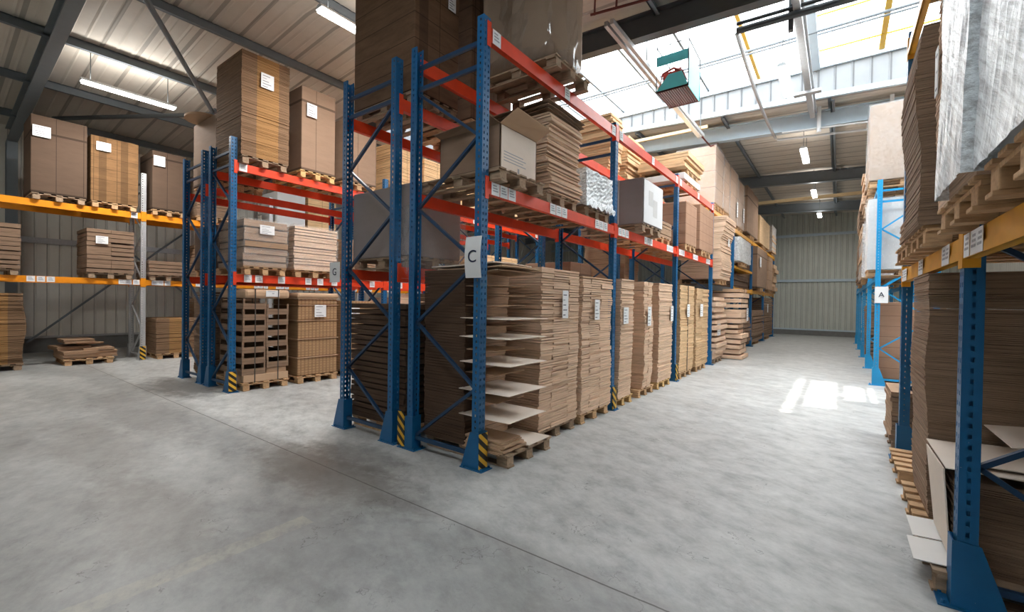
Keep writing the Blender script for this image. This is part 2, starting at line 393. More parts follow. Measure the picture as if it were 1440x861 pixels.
# skylight well
SX0, SX1, SY0, SY1 = -11.4, 4.6, 8.15, 12.85
ZG = 7.5
QX0, QX1, QY0, QY1 = -2.6, .8, -1.1, .6      # unseen second skylight, added to light the near end of the aisle
def roof_sheet():
    mb = MB()
    def strip(x0, x1, y0, y1):
        t = y0; prof = []
        while t < y1 - 1e-6:
            prof += [(t, 0), (t + .03, .012), (t + .20, .012), (t + .2375, 0)]; t += .2375
        prof = [(min(a, y1), b) for a, b in prof] + [(y1, 0)]
        xs = [x0] + ([-8.3] if x0 < -8.3 < x1 else []) + [x1]
        for (t0, d0), (t1, d1) in zip(prof, prof[1:]):
            if t1 - t0 < 1e-5: continue
            for a, b in zip(xs, xs[1:]):
                mb.add([(a, t0, rb(a) + ROOF + d0), (b, t0, rb(b) + ROOF + d0), (b, t1, rb(b) + ROOF + d1), (a, t1, rb(a) + ROOF + d1)], [(0, 1, 2, 3)])
    A, B = XL - .1, XR + .1
    strip(A, B, YN - .1, QY0); strip(A, QX0, QY0, QY1); strip(QX1, B, QY0, QY1); strip(A, B, QY1, SY0); strip(A, B, SY1, YF + .1)
    strip(A, SX0, SY0, SY1); strip(SX1, B, SY0, SY1)
    return mb
struct(roof_sheet(), 'ceiling', 'roofclad')
# upstands round the skylight well
def zr(x): return rb(x) + ROOF
up = MB()
x = SX0
while x < SX1:
    x1 = min(x + .33, SX1)
    for Y in (SY0, SY1):
        s = -1 if Y == SY1 else 1
        up.add([(x, Y, zr(x) - .02), (x1 - .03, Y, zr(x1) - .02), (x1 - .03, Y, ZG - .16), (x, Y, ZG - .16)], [(0, 1, 2, 3)])
        up.add([(x1 - .03, Y, zr(x1) - .02), (x1, Y + s * .03, zr(x1) - .02), (x1, Y + s * .03, ZG - .16), (x1 - .03, Y, ZG - .16)], [(0, 1, 2, 3)])
        up.add([(x1, Y + s * .03, zr(x1) - .02), (x1, Y, zr(x1) - .02), (x1, Y, ZG - .16), (x1, Y + s * .03, ZG - .16)], [(0, 1, 2, 3)])
    x = x1
for X in (SX0, SX1): up.add([(X, SY0, zr(X) - .02), (X, SY1, zr(X) - .02), (X, SY1, ZG - .16), (X, SY0, ZG - .16)], [(0, 1, 2, 3)])
struct(up, 'wall_skylight_upstand', 'upclad')
kerb = MB()
for Y in (SY0, SY1): kerb.box(SX0 - .1, SX1 + .1, Y - .07, Y + .07, ZG - .2, ZG)
for X in (SX0, SX1): kerb.box(X - .07, X + .07, SY0, SY1, ZG - .2, ZG)
struct(kerb, 'trim_3', 'steel_pale')
kb = MB()
for Y in (SY0, SY1):
    kb.bar((SX0, Y, zr(SX0) - .06), (-8.3, Y, zr(-8.3) - .06), .09, .12); kb.bar((-8.3, Y, zr(-8.3) - .06), (SX1, Y, zr(SX1) - .06), .09, .12)
struct(kb, 'trim_4', 'steel_pale')
# glazing: milky sheets with clear strips added and placed to form the sun patches
SUN = (-.35, -.04, -1.)
clearp = []     # (x0,x1,y0,y1) clear strips
def pane_for(x0, x1, y0, y1, z=0.):
    k = (ZG + .03 - z); clearp.append((x0 - SUN[0] * k, x1 - SUN[0] * k, y0 - SUN[1] * k, y1 - SUN[1] * k))
pane_for(-.80, -.58, 7.95, 12.1)
pane_for(-.46, -.02, 8.75, 12.2)
pane_for(.10, .56, 9.75, 11.45)
pane_for(-2.78, -2.52, 10.2, 11.9, 1.0)
xs = sorted(set([SX0, SX1] + [p for c in clearp for p in c[:2]]))
milk = MB(); clr = MB()
for a, b in zip(xs, xs[1:]):
    hit = [c for c in clearp if c[0] <= a + 1e-6 and c[1] >= b - 1e-6]
    if hit:
        c = hit[0]; y0 = max(c[2], SY0); y1 = min(c[3], SY1)
        clr.box(a, b, y0, y1, ZG + .02, ZG + .04)
        if y0 > SY0: milk.box(a, b, SY0, y0, ZG + .02, ZG + .04)
        if y1 < SY1: milk.box(a, b, y1, SY1, ZG + .02, ZG + .04)
    else: milk.box(a, b, SY0, SY1, ZG + .02, ZG + .04)
# thin sheets: keep just the lower faces so light crosses each pane once
def only_flat(mb):
    mb2 = MB()
    for i in range(0, len(mb.f), 6):
        q = mb.f[i]; mb2.add([mb.v[j] for j in q], [(0, 1, 2, 3)])
    return mb2
w1 = struct(only_flat(milk), 'window_1', 'glaze')
struct(MB().add([(QX0, QY0, zr(QX0)), (QX1, QY0, zr(QX1)), (QX1, QY1, zr(QX1)), (QX0, QY1, zr(QX0))], [(0, 1, 2, 3)]), 'window_added', 'glaze')  # unseen skylight added to brighten the near floor
w2 = struct(only_flat(clr), 'window_2', 'clear')
gb = MB()
for Y in (9.4, 10.25): gb.box(1.3, SX1, Y - .02, Y + .02, ZG - .06, ZG - .02)
for i, X in enumerate([.65, -.55, -1.75, -2.95, -4.15, -5.35, -6.55, -7.75, -8.95, -10.15, 1.85, 3.05, 4.25]):
    if X not in (.65, -1.75, -.55): gb.box(X - .025, X + .025, SY0, SY1, ZG - .09, ZG)
struct(gb, 'trim_5', 'steel')
struct(MB().box(.60, .70, SY0, SY1, ZG - .12, ZG).box(-1.79, -1.72, SY0, SY1, ZG - .1, ZG), 'trim_6', 'yellowsteel')
struct(MB().box(-.63, -.47, SY0, SY1, ZG - .22, ZG), 'trim_7', 'steel_pale')
struct(MB().tube([(SX0, 11.05, ZG - .20), (SX1, 11.05, ZG - .20)], .03).tube([(SX0, 11.25, ZG - .17), (SX1, 11.25, ZG - .17)], .022), 'trim_8', 'steel')
struct(MB().tube([(-.5, 10.65, ZG - .10), (SX1, 10.65, ZG - .10)], .018).tube([(-.5, 12.1, ZG - .12), (SX1, 12.1, ZG - .12)], .02), 'trim_9', 'yellowsteel')

# steel frames
def frame(Y, mat):
    mb = MB(); D = .42; fw = .2
    xs = [XL + .1, -8.3, XR - .1]
    for a, b in zip(xs, xs[1:]):
        za, zb = rb(a), rb(b)
        for w, lo, hi in ((fw, 0, .025), (.02, .02, D - .02), (fw, D - .025, D)):
            mb.add([(a, Y - w / 2, za + lo), (b, Y - w / 2, zb + lo), (b, Y + w / 2, zb + lo), (a, Y + w / 2, za + lo),
                    (a, Y - w / 2, za + hi), (b, Y - w / 2, zb + hi), (b, Y + w / 2, zb + hi), (a, Y + w / 2, za + hi)], BOXF)
    o = mb.build('roof_rafter', mat, origin=(-8.3, Y, rb(-8.3)))
    return o
FR = [1.55, 7.65, 13.75, 19.85, 25.95]
names = ['above the cross aisle at the left', 'in dark grey just before the skylight', 'in pale blue just beyond the skylight', 'second beyond the skylight', 'nearest the far end wall']
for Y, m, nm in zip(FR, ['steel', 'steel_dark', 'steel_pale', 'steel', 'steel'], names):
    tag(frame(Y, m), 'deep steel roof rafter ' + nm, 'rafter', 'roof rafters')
for Y, nm in ((1.55, 'behind the carton stacks at the far left edge'),):
    mb = MB()
    X = XL + .28
    mb.box(X - .18, X - .155, Y - .1, Y + .1, 0, rb(X) - .01).box(X + .155, X + .18, Y - .1, Y + .1, 0, rb(X) - .01).box(X - .155, X + .155, Y - .012, Y + .012, 0, rb(X) - .01)
    tag(mb.build('steel_column', 'steel', origin=(X, Y, 0)), 'grey steel column against the cladding ' + nm, 'column')
pl = MB()
for i, X in enumerate([-16.95, -14.6, -12.25, -9.85, -7.45, -5.05, -2.65, -.25, 2.15, 4.5]):
    z = rb(X) + .34
    segs = [(YN, YF)] if X < SX0 else [(QY1 + .05 if X > QX0 else YN, SY0 - .1), (SY1 + .1, YF)]
    mb = MB()
    for a, b in segs:
        mb.box(X - .012, X + .012, a, b, z, z + .19).box(X - .012, X + .07, a, b, z, z + .015).box(X - .07, X + .012, a, b, z + .17, z + .185)
    o = mb.build('purlin', 'steel', origin=(X, YN, z))
    lab = 'grey steel roof purlin, ' + ['nearest the left wall', 'second from the left wall', 'third from the left wall', 'fourth from the left wall', 'just right of the ridge', 'above the double rack', 'above the aisle edge of the long rack', 'above the middle of the aisle', 'above the right hand racks', 'nearest the right wall'][i]
    tag(o, lab, 'purlin', 'roof purlins')
def single(mb, name, mat, label, cat, origin, group=None, **kw):
    return tag(mb.build(name, mat, origin=origin, **kw), label, cat, group)
# wind bracing under the roof, on the left
single(MB().tube([(-15.9, 2.07, 6.05), (-12.1, 4.5, 6.1)], .05), 'brace_tube', 'steel_dark', 'dark steel tube running level under the left roof to the gusset', 'brace', (-15.9, 2.07, 6.05), 'roof bracing tubes')
single(MB().tube([(-8.5, 2.0, 6.25), (-12.36, 4.34, 6.12)], .045).box(-12.5, -12.2, 4.3, 4.36, 6.0, 6.2), 'brace_tube', 'steel', 'grey steel tube slanting down to the gusset under the left roof', 'brace', (-8.5, 2.0, 6.2), 'roof bracing tubes')
# wall bracing
for a, b, lab in (((XL + .15, 1.85, .3), (XL + .15, 5.7, 4.0), 'thin dark diagonal wall brace rising to the right on the left wall'),
                  ((XL + .2, 3.4, 3.55), (XL + .2, 6.6, .8), 'dark diagonal wall brace crossing the other behind the galvanised upright')):
    single(MB().bar(a, b, .05, .05), 'wall_brace', 'steel', lab, 'brace', a, 'wall braces on the left wall')
# services under the skylight
single(MB().tube([(-1.5, 8.35, 6.32), (2.2, 8.55, 6.30)], .055).tube([(-1.5, 8.35, 6.44), (2.2, 8.55, 6.42)], .03).box(-.75, -.68, 8.4, 8.5, 6.1, 7.0), 'service_rail', 'steel_dark', 'dark horizontal service rail crossing below the bright skylight', 'rail', (-1.5, 8.35, 6.3))
pts = [(-1.5, 8.4 + 5.7 * t, 6.3 - .28 * math.sin(PI * t) * .6 - .05 * t) for t in [i / 14 for i in range(15)]]
single(MB().tube(pts, .035), 'conduit', 'galv', 'thin sagging conduit curving from the service rail to the pale blue rafter', 'conduit', (-1.5, 8.4, 6.3))
single(MB().tube([(-1.45, 14.0, 6.16), (1.6, 14.1, 5.98)], .03).tube([(-1.3, 13.6, 6.2), (1.6, 13.7, 6.04)], .022), 'service_rail', 'lampwhite', 'pair of white pipes slung below the pale blue rafter', 'pipe', (-1.45, 14, 6.16))
for X in (-.5, .9):
    single(MB().box(X - .04, X + .04, 13.55, 13.60, 6.1 - .05 * X, 6.66 - .05 * X).tube([(X, 13.6, 6.02 - .05 * X), (X, 13.6, 6.1 - .05 * X)], .05), 'pipe_hanger', 'lampwhite',
           'white bracket on the pale blue rafter, ' + ('the left one above the pendant lamp' if X < 0 else 'the right one nearest the tall wrapped pallet'), 'bracket', (X, 13.58, 6.1), 'pipe brackets')
single(MB().box(-.68, -.58, 7.9, 13.4, 6.36, 6.5).box(-.72, -.54, 7.9, 13.4, 6.5, 6.52).box(-.9, -.4, 11.6, 11.75, 6.3, 6.36), 'crane_rail', 'galv', 'grey steel runway beam above the aisle running towards the pale rafter', 'beam', (-.63, 7.9, 6.36))
single(MB().box(XL + 3, -.0, 22.0, 22.12, 6.05, 6.17).box(.0, XR - .1, 22.0, 22.12, 6.05, 6.17), 'cream_rail', 'cream', 'long cream coloured rail under the far dark roof', 'rail', (-6, 22, 6.05))
single(MB().box(-6.6, -3.0, 12.95, 13.03, 6.5, 6.58), 'cream_rail', 'cream', 'short cream strip behind the pale blue rafter at its left end', 'rail', (-4.8, 13, 6.5))
# light trunking over the rack
tr = thing('light_trunking', 'long twin grey lighting trunking beside the blue basket above the rack', 'trunking', (-3.0, 7.8, 6.0))
MB().box(-3.08, -3.02, 6.5, 12.3, 6.02, 6.10).box(-2.98, -2.92, 6.5, 12.3, 6.02, 6.10).build('rail', 'galv', tr)
MB().box(-3.05, -2.95, 9.6, 12.1, 5.98, 6.015).build('diffuser', 'lampwhite', tr)
for Y in (8.2, 10.4, 12.2): MB().tube([(-3, Y, 6.1), (-3, Y, ZG - .1 if Y < SY1 else 6.9)], .012, 6).build('suspension_rod', 'steel_dark', tr)
single(MB().tube([(-2.95, 12.2, 6.0), (-2.9, 12.9, 5.95), (-2.85, 13.5, 6.2)], .02), 'cable', 'maroon', 'dark red cable drooping from the end of the lighting trunking', 'cable', (-2.95, 12.2, 6))
mb = MB()
mb.tube([(-3.55, 6.95, 6.62), (-2.5, 7.15, 6.62)], .022).tube([(-3.5, 6.6, 6.72), (-2.4, 6.8, 6.72)], .022)
for X in (-3.5, -3.1, -2.7): mb.tube([(X, 7.0, 6.62), (X + .08, 6.85, 6.8), (X - .02, 6.6, 6.72)], .018, 8)
single(mb, 'pipe_rack', 'maroon', 'small maroon pipe ladder on the top side of the dark rafter', 'pipe', (-3, 6.9, 6.6))

# blue basket under the skylight
bk = thing('service_basket', 'light blue metal basket hanging under the skylight with red hose inside', 'basket', (-2.7, 9.05, 5.75))
bx0, bx1, by0, by1, bz = -2.86, -2.28, 8.35, 9.15, 5.62
g = MB()
for i in range(14): g.box(bx0 + .01 + i * .041, bx0 + .037 + i * .041, by0, by1, bz, bz + .03)
g.box(bx0, bx1, by0, by0 + .02, bz, bz + .03).box(bx0, bx1, by1 - .02, by1, bz, bz + .03)
g.build('grating', 'maroon', bk)
MB().prism([(bx0, bz + .03), (bx1, bz + .03), (bx1 - .12, bz + .30), (bx0 + .22, bz + .30)], 'y', by0, by0 + .012).build('front_panel', 'cyanpanel', bk)
MB().box(bx0, bx1, by0 + .01, by0 + .02, bz + .50, bz + .68).build('top_panel', 'cyanpanel', bk)
MB().box(bx1 - .01, bx1, by0, by1, bz, bz + .62).build('side_panel', 'cyanpanel', bk)
MB().tube([(bx0, by0, bz), (bx0, by0, bz + .85), (bx1, by0, bz + .85), (bx1, by0, bz)], .012, 8).tube([(bx1, by0, bz + .85), (bx1, by1, bz + .8), (bx1, by1, bz)], .012, 8) \
    .tube([(bx0, by1, bz), (bx0, by1, bz + .8), (bx0, by0, bz + .85)], .012, 8).build('guard_rail', 'steel_dark', bk)
MB().tube([(bx0 + .03, by0 + .06, bz + .08 + .0), (bx0 + .1, by0 + .05, bz + .36), (bx0 + .3, by0 + .06, bz + .42), (bx0 + .45, by0 + .08, bz + .33), (bx0 + .52, by0 + .1, bz + .15)], .022, 8).build('hose', 'redpaint', bk)
MB().box(bx0 + .08, bx0 + .35, by0 + .12, by0 + .3, bz + .25, bz + .4).box(bx0 + .3, bx0 + .42, by0 + .1, by0 + .2, bz + .3, bz + .42).build('motor_unit', 'redpaint', bk)
MB().tube([(bx0, by0, bz + .85), (bx0, by0 - .0, ZG - .1)], .01, 6).tube([(bx0, by1, bz + .8), (bx0, by1, ZG - .1)], .01, 6).build('hanger', 'steel_dark', bk)

# ---------------------------------------------------------------- lamps
def lamp(x, y0, y1, z, label, power, w=.09, grp='fluorescent lamps', ceiling_z=None):
    yc = (y0 + y1) / 2
    t = thing('fluorescent_lamp', label, 'lamp', (x, yc, z), grp)
    MB().prism([(x - w, z + .02), (x + w, z + .02), (x + w * .5, z + .08), (x - w * .5, z + .08)], 'y', y0, y1).build('housing', 'lampwhite', t)
    MB().box(x - w * .8, x + w * .8, y0 + .02, y1 - .02, z - .015, z + .02).build('diffuser', 'tube', t)
    cz = ceiling_z or rb(x) + ROOF + .01
    for Y in (y0 + .15, y1 - .15): MB().tube([(x, Y, z + .07), (x, Y, cz)], .008, 6).build('suspension_rod', 'steel_dark', t)
    ld = bpy.data.lights.new('lamp_light', 'AREA'); ld.shape = 'RECTANGLE'; ld.size = w * 1.6; ld.size_y = y1 - y0; ld.energy = power
    ld.color = (1, .97, .92)
    lu = bpy.data.lights.new('lamp_glow', 'AREA'); lu.shape = 'RECTANGLE'; lu.size = w * 2.2; lu.size_y = y1 - y0; lu.energy = power * .11; lu.color = ld.color
    uo = bpy.data.objects.new('lamp_glow', lu); C.objects.link(uo); uo.location = (0, 0, .10); uo.rotation_euler = (PI, 0, 0); uo.parent = t
    lo = bpy.data.objects.new('lamp_light', ld); C.objects.link(lo); lo.location = (0, 0, -.03); lo.parent = t
lamp(-12.45, 2.0, 3.6, 5.98, 'long bright fluorescent lamp under the left roof above the orange shelving', 150)
lamp(-12.45, -2.6, -1.0, 5.98, 'unseen fluorescent lamp added under the left roof for more light', 40)  # unseen lamp, added to brighten the left side
lamp(-6.35, 3.6, 5.2, 5.98, 'fluorescent lamp partly hidden behind the tall dark carton stack', 110)
lamp(-.92, 9.3, 10.7, 5.95, 'pendant lamp below the skylight in front of the white upstand', 40, ceiling_z=ZG - .1)
lamp(-.88, 14.5, 16.0, 5.95, 'pendant lamp just beyond the pale blue rafter', 60)
lamp(-.86, 19.9, 21.3, 5.95, 'pendant lamp in front of the far cream rail', 60)
lamp(-.84, 25.0, 26.2, 5.95, 'small round looking lamp farthest down the aisle', 50)

# ---------------------------------------------------------------- pallets
def pallet_proto(mat, deck=5):
    W, D, = .82, 1.16       # along Y, along X; origin at centre bottom
    t = bpy.data.objects.new('wooden_pallet', None); t['_o'] = (0, 0, 0); C.objects.link(t)
    ys = [-.335, 0, .335]; xs_ = [-.50, 0, .50]
    for y in ys: MB().box(-D / 2, D / 2, y - .05, y + .05, 0, .02).build('base_board', mat, t, bevel=.003)
    for y in ys:
        for x_ in xs_:
            MB().box(x_ - .065, x_ + .065, y - .055, y + .055, .02, .098).build('block', mat, t, bevel=.004)
    for x_ in xs_: MB().box(x_ - .06, x_ + .06, -W / 2, W / 2, .098, .118).build('stringer_board', mat, t)
    for k in range(deck):
        y = -W / 2 + .055 + k * (W - .11) / (deck - 1)
        MB().box(-D / 2, D / 2, y - .052, y + .052, .118, .138).build('deck_board', mat, t, bevel=.003)
    return t
PROTO = {k: pallet_proto(k) for k in ('wood_a', 'wood_b', 'wood_c')}
PUSED = set(); PH = .139
def pallet(xc, yc, z, mat, desc, rot=0., sy=1., sx=1.):
    p = PROTO[mat]
    if mat in PUSED: o = copy_tree(p, (xc, yc, z), rot)
    else: o = p; PUSED.add(mat); o.location = (xc, yc, z); o.rotation_euler = (0, 0, rot); o['_o'] = (xc, yc, z)
    o.scale = (sx, sy, 1)
    return tag(o, 'pallet ' + desc, 'pallet', 'wooden pallets')

# ---------------------------------------------------------------- loads
def layered(x0, x1, y0, y1, z0, z1, t=.02, jit=.008, cols=None, wob=.02, seed=0, lean=(0, 0), gap=.15, mb=None):
    r = random.Random(seed); mb = mb or MB(); H = z1 - z0; n = max(2, int(H / t)); dz = H / n
    ph = [r.uniform(0, 6.28) for _ in range(4)]; fr = [r.uniform(1.5, 4.5) for _ in range(4)]
    cols = cols or [(0, 1)]
    for ci, (c0, c1) in enumerate(cols):
        W = y1 - y0; a = y0 + W * c0; b = y0 + W * c1
        for i in range(n):
            u = i / n
            sx = wob * (math.sin(fr[0] * u * 2 + ph[0]) + .5 * math.sin(fr[1] * u * 4 + ph[1])) + lean[0] * u
            sy = wob * .6 * math.sin(fr[2] * u * 2 + ph[2]) + lean[1] * u
            jx = r.uniform(-jit, jit); jy = r.uniform(-jit, jit) * .6; ex = r.uniform(0, jit)
            mb.box(x0 + sx + jx - ex, x1 + sx + jx + ex, a + sy + jy, b + sy + jy, z0 + i * dz, z0 + (i + 1) * dz - dz * gap * r.random())
    return mb
def crumple(x0, x1, y0, y1, z0, z1, n=9, amp=.02, seed=0, flare=0., top=True, sides='xXyY', round_=0.0, zhem=0.):
    """thin shell round a load: wrinkled film"""
    r = random.Random(seed); mb = MB()
    def wob(): return r.uniform(-amp, amp)
    cx, cy = (x0 + x1) / 2, (y0 + y1) / 2
    loop = []
    m = n
    for i in range(m): loop.append((x1, y0 + (y1 - y0) * i / m))
    for i in range(m): loop.append((x1 + (x0 - x1) * i / m, y1))
    for i in range(m): loop.append((x0, y1 + (y0 - y1) * i / m))
    for i in range(m): loop.append((x0 + (x1 - x0) * i / m, y0))
    if round_:
        l2 = []
        for (X, Y) in loop:
            dx = (X - cx) / ((x1 - x0) / 2); dy = (Y - cy) / ((y1 - y0) / 2)
            k = 1 - round_ * max(0, abs(dx) + abs(dy) - 1) * .5
            l2.append((cx + (X - cx) * k, cy + (Y - cy) * k))
        loop = l2
    nz = n + 3; K = len(loop); vs = []
    for j in range(nz + 1):
        u = j / nz; fl = 1 + (flare * (1 - u * 4) if u < .25 else 0)
        for k, (X, Y) in enumerate(loop):
            zz = z0 + (z1 - z0) * u - (zhem * r.random() if j == 0 else 0)
            vs.append((cx + (X - cx) * fl + wob(), cy + (Y - cy) * fl + wob(), zz))
    fs = [(j * K + k, j * K + (k + 1) % K, (j + 1) * K + (k + 1) % K, (j + 1) * K + k) for j in range(nz) for k in range(K)]
    mb.add(vs, fs)
    if top:
        b = [(X, Y, z1 + .004) for X, Y, _ in vs[-K:]]
        mb.add(b + [(cx, cy, z1 + amp * .5)], [(k, (k + 1) % K, K) for k in range(K)])
    return mb
def label_on(parent, face, at, w=.16, h=.22, lines=5, tilt=0., name='paper_label', big=False):
    """small printed sheet on a face. face: '+x' aisle face looking +X, '-x', '-y'."""
    x, y, z = at
    mb = MB(); e = .004
    def R(u0, u1, v0, v1, d0, d1, mi):
        if face == '-y': mb.box(x + u0, x + u1, y - d1, y - d0, z + v0, z + v1, mi)
        elif face == '+x': mb.box(x + d0, x + d1, y + u0, y + u1, z + v0, z + v1, mi)
        else: mb.box(x - d1, x - d0, y + u0, y + u1, z + v0, z + v1, mi)
    R(-w / 2, w / 2, -h / 2, h / 2, .0, e, 0)
    for i in range(lines):
        v = h / 2 - h * (.16 + .72 * i / max(1, lines - 1)); L_ = w * (.3 + .45 * ((i * 7 + 3) % 5) / 5)
        R(-w * .38, -w * .38 + L_, v - h * .018, v + h * .018, e, e + .001, 1 if not (i == 1) else 2)
    if big: R(-w * .05, w * .1, -h * .05, h * .08, e, e + .0012, 2)
    return mb.build(name, ['label', 'ink', 'inkgrey'], parent, bevel=0)
def straps(parent, x0, x1, y0, y1, z0, z1, ys=(.3, .7), mat='strap', w=.014, name='strap', along='x'):
    for k in ys:
        y = y0 + (y1 - y0) * k; mb = MB(); e = .012
        if along == 'x':
            mb.box(x1, x1 + e, y - w / 2, y + w / 2, z0, z1 + e).box(x0 - e, x0, y - w / 2, y + w / 2, z0, z1 + e).box(x0 - e, x1 + e, y - w / 2, y + w / 2, z1, z1 + e)
        else:
            x = x0 + (x1 - x0) * k
            mb.box(x - w / 2, x + w / 2, y1, y1 + e, z0, z1 + e).box(x - w / 2, x + w / 2, y0 - e, y0, z0, z1 + e).box(x - w / 2, x + w / 2, y0 - e, y1 + e, z1, z1 + e)
        mb.build(name, mat, parent)
SEED = [100]
def stack(xf, sgn, y0, y1, zb, zt, desc, mat='k1', t=.03, jit=.010, depth=1.05, cols=None, wob=.006, lean=(0, 0), pal='wood_a', pf=None,
          lab=None, film=None, strap=None, cap=None, name='cardboard_stack', cat='cardboard stack', grp=None, solid=False, film_kw=None, bev=.012, lab_size=(.16, .22), yend=None, inset=0., pdesc=None, gap=.3, psy=None):
    """xf: aisle face; sgn -1 if the load lies towards -X of it. pf: pallet aisle face"""
    SEED[0] += 1
    z0 = zb
    if len(desc.split()) > 14: print('LONG', desc)
    yc = (y0 + y1) / 2
    if pal:
        pf_ = xf if pf is None else pf
        pallet(pf_ + sgn * .58, yc, zb, pal, 'under ' + (pdesc or desc), sy=(psy or max(.9, min(1.15, (y1 - y0) / .84))))
        z0 = zb + PH
    x0, x1 = (xf - depth, xf) if sgn < 0 else (xf, xf + depth)
    xc = (x0 + x1) / 2
    T = thing(name, desc, cat, (xc, yc, z0), grp)
    if solid:
        r = random.Random(SEED[0])
        mb = MB().box(x0, x1, y0, y1, z0, zt - (.02 if cap else 0)); o = mb.build('carton_block', mat, T, bevel=bev, smooth=bev > .05)
    else:
        o = layered(x0, x1, y0, y1, z0, zt, t, jit, cols, wob, SEED[0], lean, gap).build('sheet_pile', mat, T)
    if cap: MB().box(x0 - .015, x1 + .015, y0 - .012, y1 + .012, zt + .004, zt + cap).build('top_cover', 'ktan', T, bevel=.01)
    if film:
        kw = dict(amp=.008, seed=SEED[0]); kw.update(film_kw or {})
        crumple(x0 - .025, x1 + .025, y0 - .02, y1 + .02, z0 + .02, zt + .02, **kw).build('film_wrap', film, T)
    if strap: straps(T, x0 - .012, x1 + .012, y0, y1, z0, zt + (cap or 0), ys=strap)
    if lab:
        f, u, v = lab       # face, fraction along, z
        fx = x1 if sgn < 0 else x0
        off = .035 + wob
        if f == 'a': label_on(T, '+x' if sgn < 0 else '-x', ((fx + off) if sgn < 0 else (fx - off), y0 + (y1 - y0) * u, v), *lab_size)
        else: label_on(T, '-y', (x0 + (x1 - x0) * u, y0 - off * .8, v), *lab_size)
    return T

# ---------------------------------------------------------------- racks
POSTMESH = {}
def post_mesh(h, mat):
    key = (round(h, 2), mat)
    if key in POSTMESH: return POSTMESH[key]
    mb = MB(); th = .004; p = .06; hh = .026
    X = .04
    for a, b in ((-.05, -.031), (-.017, .017), (.031, .05)): mb.box(X - th, X, a, b, 0, h)
    n = int(h / p)
    for k in range(n + 1):
        z0 = k * p + hh if k else 0; z0 = k * p - (p - hh) / 2; z1 = z0 + (p - hh)
        z0 = max(0, z0); z1 = min(h, z1)
        if z1 <= z0: continue
        for a in (-.031, .017): mb.box(X - th, X, a, a + .014, z0, z1)
    for s in (-1, 1):
        y0, y1 = (s * .05, s * (.05 - th))
        y0, y1 = min(y0, y1), max(y0, y1)
        for a, b in ((-.04, -.009), (.007, X - th)): mb.box(a, b, y0, y1, 0, h)
        for k in range(n + 1):
            z0 = max(0, k * p - (p - hh) / 2 + .01); z1 = min(h, k * p - (p - hh) / 2 + .01 + (p - hh))
            if z1 > z0: mb.box(-.009, .007, y0, y1, z0, z1)
        y2, y3 = (s * .05, s * .034); mb.box(-.044, -.04, min(y2, y3), max(y2, y3), 0, h)
    me = bpy.data.meshes.new('upright_post'); me.from_pydata(mb.v, [], mb.f); me.materials.append(M[mat]); me.update()
    POSTMESH[key] = me; return me
def foot(parent, x, y, s, mat='blue', h=.37, both=False):
    """gusseted foot; s = direction in which the gusset tapers out"""
    mb = MB()
    a = x - s * .055; b = x + s * .055; c = x + s * .17
    for yy in (y - .062, y + .056):
        poly = [(a, .008), (c, .008), (b, h * .98), (a, h)]
        if both: poly = [(x - s * .15, .008), (c, .008), (b, h * .98), (a, h)]
        mb.prism(poly, 'y', yy, yy + .006)
    mb.box(min(a, a - s * .006), max(a, a - s * .006), y - .062, y + .062, .008, h)
    mb.box(min(a - s * .06, c), max(a - s * .06, c), y - .085, y + .085, 0, .008)
    for dx, dy in ((.12, -.075), (.12, .075), (-.09, -.06), (-.09, .06)):
        mb.tube([(x + s * dx, y + dy * 1.0, .008), (x + s * dx, y + dy * 1.0, .03)], .01, 6)
    return mb.build('foot_plate', mat, parent)
